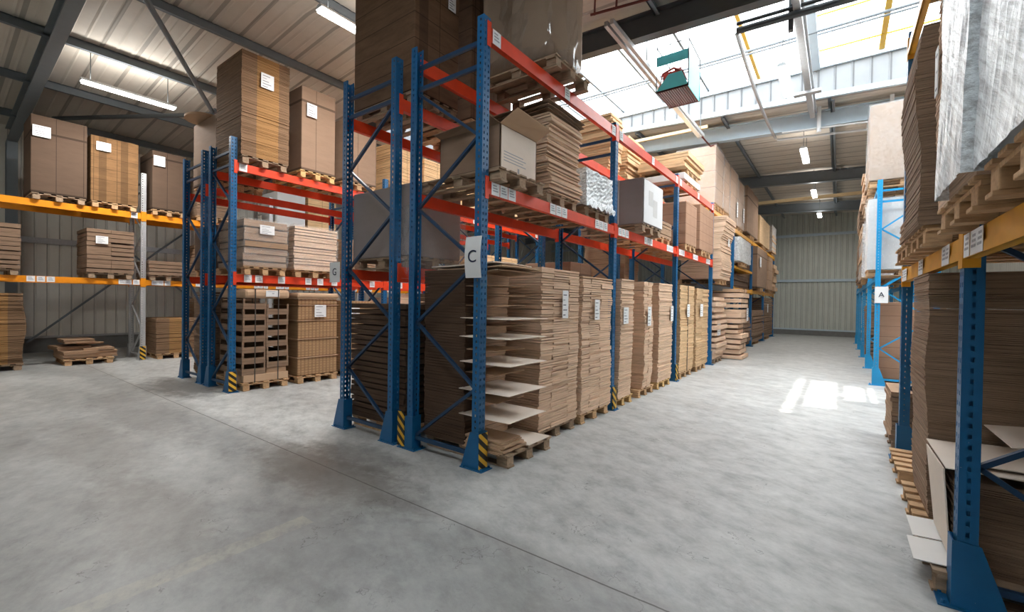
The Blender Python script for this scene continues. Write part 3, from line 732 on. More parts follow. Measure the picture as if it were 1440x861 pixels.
def rack(label, xa, xb, ys, h, levels, mat='blue', bmat='blue_dark', guards=(), grp='pallet racks', zig=None, feet=None, rear_mat=None):
    """xa: aisle side posts, xb: rear posts. levels: (ztop, material, [bay indices], label spec, beam height)"""
    T = thing('pallet_rack', label, 'rack', ((xa + xb) / 2, (ys[0] + ys[-1]) / 2, 0), grp)
    O = Vector(T['_o']); s = 1 if xa > xb else -1
    for i, y in enumerate(ys):
        for x, rot, side in ((xa, 0 if s > 0 else PI, 'a'), (xb, PI if s > 0 else 0, 'b')):
            p = bpy.data.objects.new('upright_post', post_mesh(h, mat)); C.objects.link(p); p.parent = T
            p.location = (x - O.x, y - O.y, .009); p.rotation_euler = (0, 0, rot); p['_o'] = (x, y, 0)
            foot(T, x, y, 1 if xa > 0 else -1, mat)
        # braces
        z = [.15]; k = 0
        while z[-1] + .63 < h - .35: z.append(z[-1] + .625)
        e = .045
        xi, xo = xb + s * e, xa - s * e
        for zz in (.13, h - .45, h - .22):
            mb = MB().box(min(xi, xo), max(xi, xo), y - .018, y + .012, zz - .02, zz + .02); mb.build('horizontal_brace', bmat, T)
        for k in range(len(z) - 1):
            a, b = (xi, xo) if k % 2 == 0 else (xo, xi)
            MB().bar((a, y + .005, z[k]), (b, y + .005, z[k + 1]), .028, .036, up=(0, 1, 0)).build('diagonal_brace', bmat, T)
    for (zt, m, bays, labs, bh) in levels:
        for bi in bays:
            y0, y1 = ys[bi] + .05, ys[bi + 1] - .05
            for x, d in ((xa + s * .012, 1), (xb - s * .012, -1)):
                mb = MB()
                mb.box(x - .025, x + .025, y0, y1, zt - bh, zt)
                mb.box(x + s * d * .025 - .008, x + s * d * .025 + .008, y0 + .005, y1 - .005, zt - bh, zt - bh * .62)
                for ye, q in ((y0, -1), (y1, 1)):      # claw connectors wrapping the post
                    ya, yb = (ye - .052, ye + .004) if q < 0 else (ye - .004, ye + .052)
                    xe = x + s * d * .036
                    mb.box(min(xe, xe - s * d * .006), max(xe, xe - s * d * .006), ya, yb, zt - bh - .05, zt + .04)
                    yq = ye + .002 if q < 0 else ye - .002
                    mb.box(x - .03, x + .036, yq - .003, yq + .003, zt - bh - .05, zt + .04)
                b = mb.build('beam', m if d == 1 or not rear_mat else rear_mat, T)
                if d == 1 and labs:
                    for u in labs:
                        yy = y0 + (y1 - y0) * u; xx = x + s * .034
                        lm = MB(); w = .128
                        lm.box(min(xx, xx + s * .002), max(xx, xx + s * .002), yy - w / 2, yy + w / 2, zt - bh * .98, zt - bh * .04, 0)
                        x3 = xx + s * .002
                        for q in range(3): lm.box(min(x3, x3 + s * .001), max(x3, x3 + s * .001), yy - w * .32, yy + w * .32 - q * .012, zt - bh * (.7 - q * .2), zt - bh * (.6 - q * .2), 1)
                        lm.build('location_label', ['label', 'inkgrey'], b)
    for (x, y, ax) in guards:
        g = MB().box(x - .006, x + .006, y - .06, y + .06, .02, .36) if ax == 'x' else MB().box(x - .055, x + .055, y - .006, y + .006, .02, .40)
        g.build('striped_guard', 'hazard', T)
    return T
def sheet_text(txt, size, mat, parent, loc, rot, name='letter', depth=.001):
    cu = bpy.data.curves.new(name, 'FONT'); cu.body = txt; cu.size = size; cu.align_x = 'CENTER'; cu.align_y = 'CENTER'; cu.extrude = depth
    tmp = bpy.data.objects.new('tmp', cu); C.objects.link(tmp)
    dg = bpy.context.evaluated_depsgraph_get(); me = bpy.data.meshes.new_from_object(tmp.evaluated_get(dg))
    bpy.data.objects.remove(tmp); me.materials.clear(); me.materials.append(M[mat])
    o = bpy.data.objects.new(name, me); C.objects.link(o); o.parent = parent; o.location = loc; o.rotation_euler = rot; return o

XA, XI, XJ, XK = -2.83, -3.79, -4.13, -5.09
YS = [3.30, 6.42, 9.65, 12.9]
H = 4.40
tri = [.05, .085, .12]
G3 = [.035, .081, .127, .40, .446, .492, .80, .846, .892]
rack('blue pallet rack with red beams nearest the camera, front row facing the bright aisle', XA, XI, YS, H,
     [(4.33, 'red', [0, 1, 2], [.03, .50, .97], .15), (2.83, 'red', [0, 1, 2], G3, .13)], guards=[(XA + .072, 3.29, 'x'), (XA + .075, 6.40, 'x'), (XA + .075, 9.64, 'x'), (XI - .12, 3.235, 'y')])
rack('blue pallet rack with red beams standing back to back behind the front row', XK, XJ, YS, H,
     [(3.97, 'red', [0, 1, 2], None, .14), (2.03, 'red', [0, 1, 2], None, .13)])
GA, GB, GC, GD = -8.45, -9.33, -9.70, -10.65
GY = [3.27, 6.45, 9.65, 12.85]
rack('blue pallet rack with red beams behind the cross aisle, row holding the trays', GA, GB, GY, H,
     [(3.98, 'red', [0, 1, 2], [.03, .97], .14), (2.05, 'red', [0, 1, 2], [.06, .12, .25, .42, .5, .6, .9], .14)], guards=[(GA + .072, 3.26, 'x')])
rack('blue pallet rack behind the cross aisle, rear row facing the orange shelving', GD, GC, GY, H,
     [(3.74, 'red', [0, 1, 2], None, .14), (2.05, 'red', [0, 1, 2], None, .14)])
OY = [-2.9, .30, 3.47, 6.6, 9.75, 12.9]
rack('galvanised pallet rack with orange beams standing before the left cladding', -14.3, -15.3, OY, 4.75,
     [(3.74, 'orange', [0, 1, 2, 3, 4], [.955], .15), (2.05, 'orange', [0, 1, 2, 3, 4], [.38, .43, .48, .88, .92, .97, .06, .10, .15], .13)], mat='galv', bmat='galv', guards=[(-14.23, 3.46, 'x')])
RA, RB = .585, 1.55
RY = [.35, 3.47, 6.40]
rack('blue pallet rack with ochre beams at the right edge of the photograph', RA, RB, RY, 4.6,
     [(2.05, 'ochre', [0, 1], [.12, .16, .5, .54, .88, .92, .97], .13), (4.5, 'ochre', [0, 1], None, .14)], rear_mat='whitebeam')
AY = [12.05, 15.2, 18.4, 21.6, 24.8]
rack('bright blue pallet rack further down the right side carrying the letter A', .64, 1.55, AY, 4.3,
     [(2.30, 'cyan', [0, 1, 2, 3], None, .12), (4.2, 'cyan', [0, 1, 2, 3], None, .12)], mat='cyan', bmat='cyan')
DY = [15.9, 19.7, 23.2, 26.9]
rack('blue pallet rack with ochre beams at the far end of the long left row', -2.83, -3.79, DY, 4.2,
     [(4.15, 'ochre', [0, 1, 2], None, .12), (2.22, 'ochre', [0, 1, 2], None, .12)], mat='blue', bmat='blue_dark')

# signs
def sign(letter, label, loc, w, h, face_rot, bend=0., tilt=0.):
    t = thing('row_sign', label, 'sign', loc)
    mb = MB(); n = 8
    vs = []
    for j in range(n + 1):
        v = -h / 2 + h * j / n
        for i in range(5):
            u = -w / 2 + w * i / 4
            vs.append((loc[0] + u, loc[1] - bend * math.sin(PI * (j / n)) - bend * .5 * (i / 4), loc[2] + v))
    fs = [(j * 5 + i, j * 5 + i + 1, (j + 1) * 5 + i + 1, (j + 1) * 5 + i) for j in range(n) for i in range(4)]
    mb.add(vs, fs); s_ = mb.build('sign_sheet', 'label', t)
    sd = s_.modifiers.new('thick', 'SOLIDIFY'); sd.thickness = .002
    sheet_text(letter, h * (.42 if h > .3 else .5), 'navyink', t, (0, -bend * 1.25 - .004, 0), (PI / 2, 0, 0))
    return t
sign('C', 'bent white paper sign with letter C on the nearest blue upright', (-2.845, 3.215, 2.07), .21, .40, 0, bend=.02)
sign('G', 'grey paper sign with round letter stuck out left of the rear blue upright', (-5.255, 3.235, 1.99), .23, .26, 0)
sign('A', 'square white sign with letter A on the bright blue right hand upright', (.70, 11.98, 1.90), .22, .34, 0)

# ---------------------------------------------------------------- floor row facing the aisle
AX = -2.78
fl = 'floor stacks along the bright aisle'
# first bay: pallet with fanned out sheets
pallet(-3.16, 3.86, 0, 'wood_b', 'with the fanned out sheets beside the nearest upright', sy=1.02)
T = thing('cardboard_stack', 'brown sheet stack with big pale sheets fanned out of it, beside the nearest upright', 'cardboard stack', (-3.3, 3.85, PH), fl)
layered(-3.76, -3.12, 3.62, 4.12, PH, 2.02, .022, .012, seed=3, wob=.02).build('sheet_pile', 'k1', T)
T = thing('cardboard_stack', 'dark carton sheets seen through the end frame of the nearest rack', 'cardboard stack', (-3.55, 3.5, PH), fl)
layered(-3.74, -3.14, 3.42, 3.60, PH, 1.98, .03, .006, cols=[(0, 1)], seed=4, wob=.006).build('sheet_pile', 'kdark', T)
def sheet(x0, x1, y0, y1, z, label, mat='klight', tilt=0., th=.006, grp='loose sheets in the first bay', curl=0.):
    mb = MB(); n = 6; cx, cy = (x0 + x1) / 2, (y0 + y1) / 2
    top = []
    for k in (0, th):
        for j in range(n + 1):
            for i in range(n + 1):
                x = x0 + (x1 - x0) * i / n; y = y0 + (y1 - y0) * j / n
                zz = z + k + tilt * (x - x0) + curl * ((x - x0) / (x1 - x0)) ** 2 * math.sin(2.2 * (y - y0) + 1)
                top.append((x, y, zz))
    K = (n + 1) ** 2; fs = []
    for b, fl_ in ((0, True), (K, False)):
        for j in range(n):
            for i in range(n):
                q = (b + j * (n + 1) + i, b + j * (n + 1) + i + 1, b + (j + 1) * (n + 1) + i + 1, b + (j + 1) * (n + 1) + i)
                fs.append(q[::-1] if fl_ else q)
    ring = [i for i in range(n + 1)] + [j * (n + 1) + n for j in range(1, n + 1)] + [n * (n + 1) + i for i in range(n - 1, -1, -1)] + [j * (n + 1) for j in range(n - 1, 0, -1)]
    for a, b in zip(ring, ring[1:] + ring[:1]): fs.append((a, b, b + K, a + K))
    mb.add(top, fs)
    return tag(mb.build('cardboard_sheet', mat, origin=(cx, cy, z)), label, 'cardboard sheet', grp)
big = [.48, .74, 1.02, 1.28, 1.47]
ordn = ['lowest', 'second from the bottom', 'third from the bottom', 'fourth from the bottom', 'topmost']
for z, nm in zip(big, ordn):
    sheet(-3.15, -2.50, 3.36 + rnd.uniform(-.01, .01), 4.02, z, 'large pale sheet sticking out to the aisle, %s of the big ones' % nm, tilt=-.015, curl=.01)
for z, nm in zip([.62, .90, 1.14, 1.39, 1.60, 1.70, 1.80], ['lowest', 'second', 'third', 'fourth', 'fifth', 'sixth', 'uppermost']):
    sheet(-3.15, -2.72, 3.44, 3.92, z, 'short sheet set back between the big fanned ones, %s counted upwards' % nm, mat='ktan', tilt=.01)
for k, (z, dx) in enumerate([(1.93, 0), (1.97, .06), (2.01, -.05)]):
    sheet(-3.6 + dx, -2.72 + dx, 3.42, 4.1, z, 'wavy sheet lying on top of the fanned pallet, %s' % ['lowest of three', 'middle of three', 'topmost of three'][k], mat=['k2', 'ktan', 'klight'][k], curl=.03, th=.012)
for k, (a, b, z0, z1) in enumerate([(3.40, 3.80, .139, .20), (3.42, 3.74, .201, .26)]):
    tag(layered(-3.1, -2.62, a, b, z0, z1, .012, .01, seed=20 + k).build('cardboard_bundle', 'ktan', origin=(-2.86, (a + b) / 2, z0)), 'short flat bundle at the foot of the fanned pallet, ' + ('lower' if k == 0 else 'upper'), 'cardboard bundle', 'bundles on the fanned pallet')
sheet(-3.1, -2.58, 3.82, 4.24, .141, 'pale sheet lying on the deck of the nearest aisle pallet', tilt=0)

FL = [  # y0,y1,ztop,desc,kw
 (4.28, 5.19, 2.05, 'tall grey brown sheet stack with hanging slip, second from the nearest upright', dict(mat='k1', cols=[(0, .3), (.3, .72), (.72, 1)], lab=('a', .55, 1.62), wob=.006, lab_size=(.14, .34))),
 (5.30, 6.24, 1.97, 'tall sheet stack with curled top just before the second upright', dict(mat='k1', cols=[(0, .25), (.25, .6), (.6, 1)], lab=('a', .40, 1.55), cap=.03, lab_size=(.15, .28))),
 (6.54, 7.06, 2.03, 'narrow leaning sheet stack just behind the second upright', dict(mat='k1', lab=('a', .35, 1.45), lean=(.02, .02), psy=.9, lab_size=(.2, .26))),
 (7.62, 8.04, 2.03, 'wavy sheet stack with shadowed side and short loose panel', dict(mat='k1', cols=[(0, .5), (.5, 1)], lab=('a', .35, 1.42), wob=.018, lean=(.02, -.02), psy=.95, lab_size=(.17, .34))),
 (8.42, 9.25, 2.04, 'straight sheet stack just before the third upright', dict(mat='k1', lab=('a', .85, 1.45), lab_size=(.16, .3))),
 (9.82, 10.95, 2.06, 'sunlit golden sheet stack beyond the third upright', dict(mat='k3', cols=[(0, .5), (.5, 1)], lab=('a', .45, 1.5), strap=(.5,), lab_size=(.2, .28))),
 (11.15, 12.35, 2.03, 'sunlit sheet stack with white bands before the fourth upright', dict(mat='k3', cols=[(0, .45), (.45, 1)], lab=('a', .3, 1.5), lab_size=(.25, .3))),
 (12.98, 14.35, 1.92, 'ragged stack of flat bundles with a loose flap beyond the fourth upright', dict(mat='k1', t=.16, jit=.05, lab=('a', .35, .95), lab_size=(.4, .34), gap=.5)),
]
for i, (a, b, zt, d, kw) in enumerate(FL):
    stack(AX + (.02 if i != 7 else .03), -1, a, b, 0, zt, d, grp=fl, pal=['wood_b', 'wood_a', 'wood_c', 'wood_a', 'wood_c', 'wood_a', 'wood_a', 'wood_b'][i], **kw)
stack(-2.38, -1, 14.62, 15.72, .02, 2.02, 'broad ragged stack with a strap bulging into the aisle', mat='k1', t=.15, jit=.05, wob=.04, cap=.10, strap=(.55,), pal=None, grp=fl, lab=('a', .8, 1.35), lab_size=(.3, .4), gap=.4)
stack(-2.8, -1, 16.1, 19.4, 0, 1.2, 'low dim stack on the floor just past the broad ragged one', mat='k4', t=.12, jit=.03, grp=fl)
stack(-2.8, -1, 19.9, 23.0, 0, 1.45, 'dark low stack on the floor of the far rack', mat='k4', t=.12, jit=.03, grp=fl)
stack(-2.8, -1, 23.4, 26.6, 0, 2.0, 'dark tall stack on the floor before the end wall', mat='k4', t=.1, jit=.02, grp=fl, lab=('a', .3, 1.5), lab_size=(.3, .4))
# rear row on the floor
stack(XK - .05, 1, 3.42, 4.25, 0, 1.60, 'dark stack of flat bundles seen through the left end frame', mat='kdark', t=.065, jit=.018, grp='stacks on the floor of the rear row', gap=.3, depth=1.05)
stack(XK - .05, 1, 4.4, 5.3, 0, 1.75, 'second dark stack in the rear floor row behind the first', mat='k4', t=.06, jit=.01, grp='stacks on the floor of the rear row')
stack(XK - .05, 1, 5.4, 6.2, 0, 1.80, 'third stack in the rear floor row, before the rear row second upright', mat='k1', t=.05, jit=.01, grp='stacks on the floor of the rear row')
stack(XK - .05, 1, 6.6, 9.4, 0, 1.75, 'wide pale stack in the rear floor row below the far red beams', mat='k3', t=.05, jit=.01, grp='stacks on the floor of the rear row', pal=None)

# ---------------------------------------------------------------- level one facing the aisle
Z1 = 2.832
l1 = 'loads on the lower beams facing the aisle'
pallet(-3.26, 3.80, Z1, 'wood_b', 'under the open flapped carton above the letter C', sy=1.0)
bx = thing('open_carton', 'open cardboard box with raised flap and printed white side above the letter C', 'box', (-3.05, 3.82, Z1 + PH), l1)
z0, z1 = Z1 + PH + .002, 3.44
x0, x1, y0, y1 = -3.62, -2.77, 3.50, 4.16
MB().box(x0, x1, y0, y0 + .008, z0, z1).box(x0, x1, y1 - .008, y1, z0, z1).box(x0, x0 + .008, y0, y1, z0, z1).box(x1 - .008, x1, y0, y1, z0, z1).box(x0, x1, y0, y1, z0, z0 + .008).build('carton_body', 'kplain', bx)
MB().add([(x1, y0, z1), (x1, y1, z1), (x1 + .17, y1 + .03, z1 + .10), (x1 + .17, y0 + .06, z1 + .13), (x1, y0, z1 + .006), (x1, y1, z1 + .006), (x1 + .17, y1 + .03, z1 + .106), (x1 + .17, y0 + .06, z1 + .136)], BOXF).build('flap', 'ktan', bx)
MB().add([(x0, y0, z1), (x1, y0, z1), (x1 - .05, y0 - .1, z1 + .05), (x0, y0 - .1, z1 + .02), (x0, y0, z1 + .006), (x1, y0, z1 + .006), (x1 - .05, y0 - .1, z1 + .056), (x0, y0 - .1, z1 + .026)], BOXF).build('flap', 'kplain', bx)
lb = MB().box(x1 + .001, x1 + .004, y0 + .02, y1 - .02, z0 + .02, z1 - .01, 0)
for i in range(4): lb.box(x1 + .004, x1 + .005, y0 + .06, y0 + .40 + .05 * (i % 2), z0 + .20 - i * .03, z0 + .208 - i * .03, 1)
lb.box(x1 + .004, x1 + .005, y0 + .30, y0 + .33, z0 + .03, z0 + .08, 1)
lb.build('printed_panel', ['klight', 'inkgrey', 'ink'], bx)
stack(-2.80, -1, 4.44, 5.22, Z1, 3.90, 'shaggy stack of dark flat cartons beside the open box', mat='k1', t=.028, jit=.03, wob=.02, pal='wood_b', grp=l1, gap=.6)
for k, z in enumerate((3.905, 3.93, 3.96)):
    sheet(-3.75 - .05 * k, -2.78 + .03 * k, 4.40 - .04 * k, 5.22 + .04 * (k == 1), z, 'dark curled sheet on top of the shaggy stack, ' + ['lowest', 'middle', 'topmost'][k], mat='k4', curl=.02, th=.01, grp='curled sheets on the shaggy stack')
stack(-2.80, -1, 5.42, 6.22, Z1, 3.46, 'low load under crumpled clear film before the second upright', mat='kgreybox', solid=True, film='film_heavy', film_kw=dict(amp=.012, flare=.08, zhem=.06, n=14), pal='wood_b', grp=l1, name='wrapped_load', cat='wrapped load')
T = stack(-2.62, -1, 7.10, 8.08, Z1, 3.72, 'taupe boxed load with white printed face beyond the second upright', mat='kgreybox', solid=True, pal='wood_b', grp=l1, name='wrapped_load', cat='wrapped load')
lb = MB().box(-2.612, -2.606, 7.12, 8.06, Z1 + PH + .02, 3.70, 0)
for i in range(2): lb.box(-2.606, -2.604, 7.35 + i * .22, 7.55 + i * .22, 3.30 - i * .16, 3.55 - i * .12, 2)
lb.build('printed_panel', ['label', 'inkgrey', 'kwhite'], T)
straps(T, -3.67, -2.62, 7.10, 8.08, Z1 + PH, 3.72, ys=(.35, .6), mat='strapw', along='y')
stack(-2.85, -1, 8.4, 9.4, Z1, 3.3, 'brown load beyond the taupe box before the third upright', mat='k2', t=.06, grp=l1)
# tall brown load beyond row
stack(-2.72, -1, 10.0, 10.9, Z1, 3.9, 'brown cased load in the third bay behind the sign beams', mat='kcases', solid=True, grp=l1)
stack(-2.72, -1, 11.2, 12.6, Z1, 4.05, 'wide wall of brown cases before the fourth upright', mat='kcases', solid=True, grp=l1)
stack(-2.68, -1, 13.1, 14.5, 2.22, 4.10, 'tall brown stack bulging outwards above the ragged bundles', mat='k1', t=.05, jit=.015, wob=.03, lean=(.12, .1), grp=l1, lab=('a', .7, 3.5), lab_size=(.2, .34))
single(MB().box(-3.79, -2.86, 12.97, 15.84, 2.06, 2.2), 'beam_shelf', 'steel_dark', 'steel shelf deck carrying the bulging brown stack', 'shelf', (-3.3, 14.4, 2.06))
single(MB().box(-3.79, -2.86, 12.97, 15.84, 4.2, 4.31), 'beam_shelf', 'ochre', 'ochre shelf deck linking the near rack with the far rack', 'shelf', (-3.3, 14.4, 4.2))
# level one of the rear row
lr = 'loads on the lower beams of the rear row'
T = stack(XJ + .10, -1, 3.44, 4.28, 2.03, 3.02, 'large taupe block wrapped in film seen through the end frames', mat='kgreybox', solid=True, depth=1.14, grp=lr, name='wrapped_load', cat='wrapped load', pal='wood_b')
crumple(XJ - .04, XJ + .14, 3.42, 4.34, 2.02, 2.75, n=10, amp=.02, seed=8, flare=.06, top=False, zhem=.1).build('film_wrap', 'film_light', T)
stack(XJ + .02, -1, 7.4, 8.3, 2.03, 2.42, 'brown boxed load on the rear row beyond its second upright', mat='kplain', solid=True, grp=lr)
stack(XJ + .02, -1, 10.0, 10.9, 2.03, 3.2, 'load on the rear row beyond its third upright', mat='k2', grp=lr)

# ---------------------------------------------------------------- top level
tp = 'loads on the top beams of the double rack'
Z2 = 3.972
T = stack(XJ + .10, -1, 3.46, 4.20, Z2, 6.35, 'very tall dark carton stack with white slip on the rear row top beams', mat='kgriddark', solid=True, depth=1.18, grp=tp, pal='wood_b', name='carton_stack', cat='carton stack', lab=None)
label_on(T, '+x', (XJ + .118, 4.05, 5.42), .13, .22, 6)
stack(XJ + .10, -1, 4.45, 5.35, Z2, 6.3, 'dark tall carton stack behind the first on the rear row top', mat='kgriddark', solid=True, depth=1.1, grp=tp, name='carton_stack', cat='carton stack')
T = stack(-2.66, -1, 4.30, 5.16, 4.332, 6.55, 'huge brown load in glossy film on the front row top beams', mat='kwrapplain', solid=True, bev=.2, depth=1.15, pf=-2.62, grp=tp, pal='wood_b', name='wrapped_load', cat='wrapped load',
      film='film_gloss', film_kw=dict(amp=.008, round_=.3, n=14))
stack(XJ + .1, -1, 8.9, 9.5, Z2, 5.75, 'tall golden stack rising behind the top red beam', mat='k3', t=.06, jit=.03, wob=.03, grp=tp)
stack(XJ + .1, -1, 9.85, 10.75, Z2, 5.55, 'golden stack right of the tallest golden one', mat='k3', t=.06, jit=.03, wob=.03, grp=tp)
stack(XJ + .1, -1, 11.0, 12.6, Z2, 5.35, 'strapped flat cartons on the rear row top beyond the golden stacks', mat='k3', t=.08, jit=.03, wob=.02, strap=(.3, .7), grp=tp)
stack(-2.85, -1, 10.3, 11.7, 4.332, 4.62, 'low cream box between two pallets on the top beams', mat='kwhite', solid=True, grp=tp, name='carton', cat='box')
stack(-2.85, -1, 10.3, 11.75, 4.624, 5.12, 'pile of flat cartons on a raised pallet on the top beams', mat='k3', t=.06, jit=.04, wob=.02, grp=tp, gap=.5)
for i, (a, b, z, d, m) in enumerate([(13.15, 14.2, 6.05, 'tall film wrapped load standing nearest beyond the red beams', 'kwrap'), (14.3, 15.15, 6.0, 'second film wrapped load beyond the red beams', 'kwrap'),
                          (15.3, 16.5, 6.0, 'third film wrapped load beyond the red beams', 'kwrap'), (16.6, 17.7, 5.9, 'fourth film wrapped load beyond the red beams', 'kwrap')]):
    stack(-2.82, -1, a, b, 4.31 if b < 15.8 else 4.152, z, d, mat=m, solid=True, film='film_light', film_kw=dict(amp=.006, n=8), grp='wrapped loads on the far top beams', name='wrapped_load', cat='wrapped load', lab=('a', .8, 4.8) if i > 1 else None, lab_size=(.2, .5))
stack(-2.75, -1, 18.0, 20.6, 4.152, 6.0, 'plain brown tall block on the far top beams', mat='kplain', solid=True, grp='wrapped loads on the far top beams', name='carton_stack', cat='carton stack')
stack(-2.75, -1, 21.2, 24.4, 4.152, 5.45, 'golden brown box leaning on the far top beams', mat='k3', solid=True, grp='wrapped loads on the far top beams', name='carton', cat='box')
stack(-2.75, -1, 25.2, 26.8, 4.152, 5.6, 'crumpled wrapped load on the farthest top beams', mat='ktan', t=.1, jit=.05, film='film', grp='wrapped loads on the far top beams')
fr = 'loads inside the far rack'
stack(-2.66, -1, 16.0, 18.2, 2.95, 3.85, 'grey white wrapped box with green marks on the far rack', mat='kwhite', solid=True, film='film', grp=fr, name='wrapped_load', cat='wrapped load')
single(MB().box(-3.79, -2.78, 15.97, 19.6, 2.86, 2.94), 'beam_shelf', 'ochre', 'intermediate shelf under the grey white wrapped box', 'shelf', (-3.3, 17.8, 2.86))
stack(-2.66, -1, 20.0, 22.9, 2.222, 4.0, 'tall grey brown pair of boxes in the far rack', mat='kplain', solid=True, grp=fr, lab=('a', .2, 3.4), lab_size=(.4, .4), name='carton_stack', cat='carton stack')
stack(-2.66, -1, 23.5, 25.0, 2.222, 3.9, 'brown box beyond the tall pair in the far rack', mat='kwrap', solid=True, grp=fr, name='carton_stack', cat='carton stack')
stack(-2.66, -1, 25.3, 26.7, 2.222, 3.7, 'light bags beyond the brown box in the far rack', mat='ktan', t=.2, jit=.05, grp=fr)
stack(-2.9, -1, 16.1, 19.4, 2.222, 2.7, 'dark low load below the grey white wrapped box', mat='kdark', t=.08, grp=fr, pal=None)

# ---------------------------------------------------------------- second rack
gg = 'loads of the rack across the cross aisle'
GX = -8.32
stack(GX, -1, 3.34, 4.16, 3.98, 5.92, 'tall brown sheet stack with golden middle above the cross aisle rack', mat='kband', t=.022, jit=.006, grp=gg, lab=('a', .50, 5.50), lab_size=(.22, .26), pal='wood_b', wob=.006)
T = stack(GX, -1, 4.40, 5.10, 3.98, 5.72, 'smooth brown boxed stack with slip right of the golden banded one', mat='kplain', solid=True, grp=gg, pal='wood_c', name='carton_stack', cat='carton stack', lab=('a', .26, 5.28), lab_size=(.2, .25))
stack(GX, -1, 5.28, 6.1, 3.98, 5.38, 'brown stack partly behind the leftmost blue upright', mat='kplain', solid=True, grp=gg, name='carton_stack', cat='carton stack')
for a, b, zt, d in ((6.6, 7.35, 5.3, 'first bright golden stack beyond the second upright of the cross aisle rack'), (7.5, 8.4, 5.15, 'second bright golden stack of the cross aisle rack'), (8.5, 9.4, 5.35, 'third bright golden stack of the cross aisle rack'),
                 (9.8, 10.8, 5.2, 'fourth bright golden stack of the cross aisle rack'), (10.9, 12.6, 5.3, 'fifth and widest bright golden stack of the cross aisle rack')):
    stack(GX, -1, a, b, 3.98, zt, d, mat='kboxes', t=.04, jit=.006, grp=gg)
stack(GX, -1, 3.40, 4.14, 2.05, 3.02, 'film wrapped flat carton bundles with slip on the lower red beams', mat='k2', t=.11, jit=.02, grp=gg, lab=('a', .5, 2.86), lab_size=(.25, .16), film='film_light', film_kw=dict(n=12, amp=.009), pal='wood_a', gap=.3, name='wrapped_load', cat='wrapped load')
stack(GX, -1, 4.28, 5.16, 2.05, 3.03, 'white edged layered stack right of the film wrapped bundles', mat='k1', t=.055, jit=.01, grp=gg, film='film_light', film_kw=dict(n=12, amp=.007), pal='wood_a', gap=.35)
stack(GX, -1, 5.35, 6.1, 2.05, 2.9, 'third load on the lower red beams of the cross aisle rack', mat='k2', t=.05, grp=gg)
stack(GX, -1, 9.9, 11.5, 2.05, 3.0, 'golden flat load far along the cross aisle rack', mat='kboxes', t=.07, jit=.01, grp=gg)
# trays
pallet(GX - .58, 3.80, 0, 'wood_a', 'under the strapped trays on the floor of the cross aisle rack', sy=1.0)
tz0 = PH + .002
mb = MB().box(GX - .85, GX - .02, 3.42, 4.20, tz0, tz0 + .13).box(GX - .95, GX - .06, 3.82, 4.18, tz0 + .13, tz0 + .225)
tag(mb.build('cardboard_bundle', 'ktan', origin=(GX - .45, 3.81, tz0), bevel=.01), 'pale flat carton forming the base below the strapped trays', 'cardboard bundle')
def tray():
    mb = MB(); w, d, h, th = .39, .95, .105, .012
    mb.box(-d / 2, d / 2, -w / 2, w / 2, 0, th)
    mb.box(-d / 2, d / 2, -w / 2, -w / 2 + th, 0, h).box(-d / 2, d / 2, w / 2 - th, w / 2, 0, h)
    mb.box(-d / 2, -d / 2 + th, -w / 2, w / 2, 0, h).box(d / 2 - th, d / 2, -w / 2, w / 2, 0, h)
    for sx in (-1, 1):
        for sy in (-1, 1): mb.prism([(sx * (d / 2 - .03), sy * (w / 2 - .0)), (sx * d / 2, sy * w / 2), (sx * d / 2, sy * (w / 2 - .03))], 'z', h, .192)
    return mb.build('cardboard_tray', 'k4', origin=(0, 0, 0))
tray0 = tray(); first = True
on = ['bottom', 'second from the bottom', 'third from the bottom', 'fourth from the bottom', 'fifth from the bottom', 'sixth from the bottom', 'top']
for c, (cy, nm, zs) in enumerate(((3.60, 'left', 0.03), (4.00, 'right', 0.0))):
    for k in range(7 if c == 0 else 6):
        o = tray0 if first else tray0.copy()
        if not first: C.objects.link(o)
        first = False
        o.location = (GX - .50 + rnd.uniform(-.012, .012) - .0, cy + rnd.uniform(-.008, .008), tz0 + .135 + k * .1935 + (.095 if c else .0))
        tag(o, 'shallow brown cardboard tray, %s of the %s column of strapped trays' % (on[k] if c == 0 or k < 5 else 'top', nm), 'tray', 'cardboard trays')
ztop = tz0 + .135 + 7 * .1935
cov = MB().box(GX - 1.0, GX + .03, 3.41, 4.20, ztop + .002, ztop + .16)
T = thing('cardboard_cover', 'pale folded cardboard cover with printed slip on top of the strapped trays', 'cardboard cover', (GX - .5, 3.8, ztop))
cov.build('cover_board', 'ktan', T, bevel=.05); label_on(T, '+x', (GX + .032, 3.88, ztop + .09), .24, .11, 1, big=True)
for y in (3.58, 3.98):
    tag(MB().box(GX + .034, GX + .044, y - .008, y + .008, tz0, ztop + .165).box(GX - 1.02, GX - 1.01, y - .008, y + .008, tz0, ztop + .165).box(GX - 1.02, GX + .044, y - .008, y + .008, ztop + .162, ztop + .170).build('strapping_band', 'strap', origin=(GX, y, tz0)),
        'dark strapping band round the trays, ' + ('left one' if y < 3.7 else 'right one'), 'strap', 'bands round the trays')
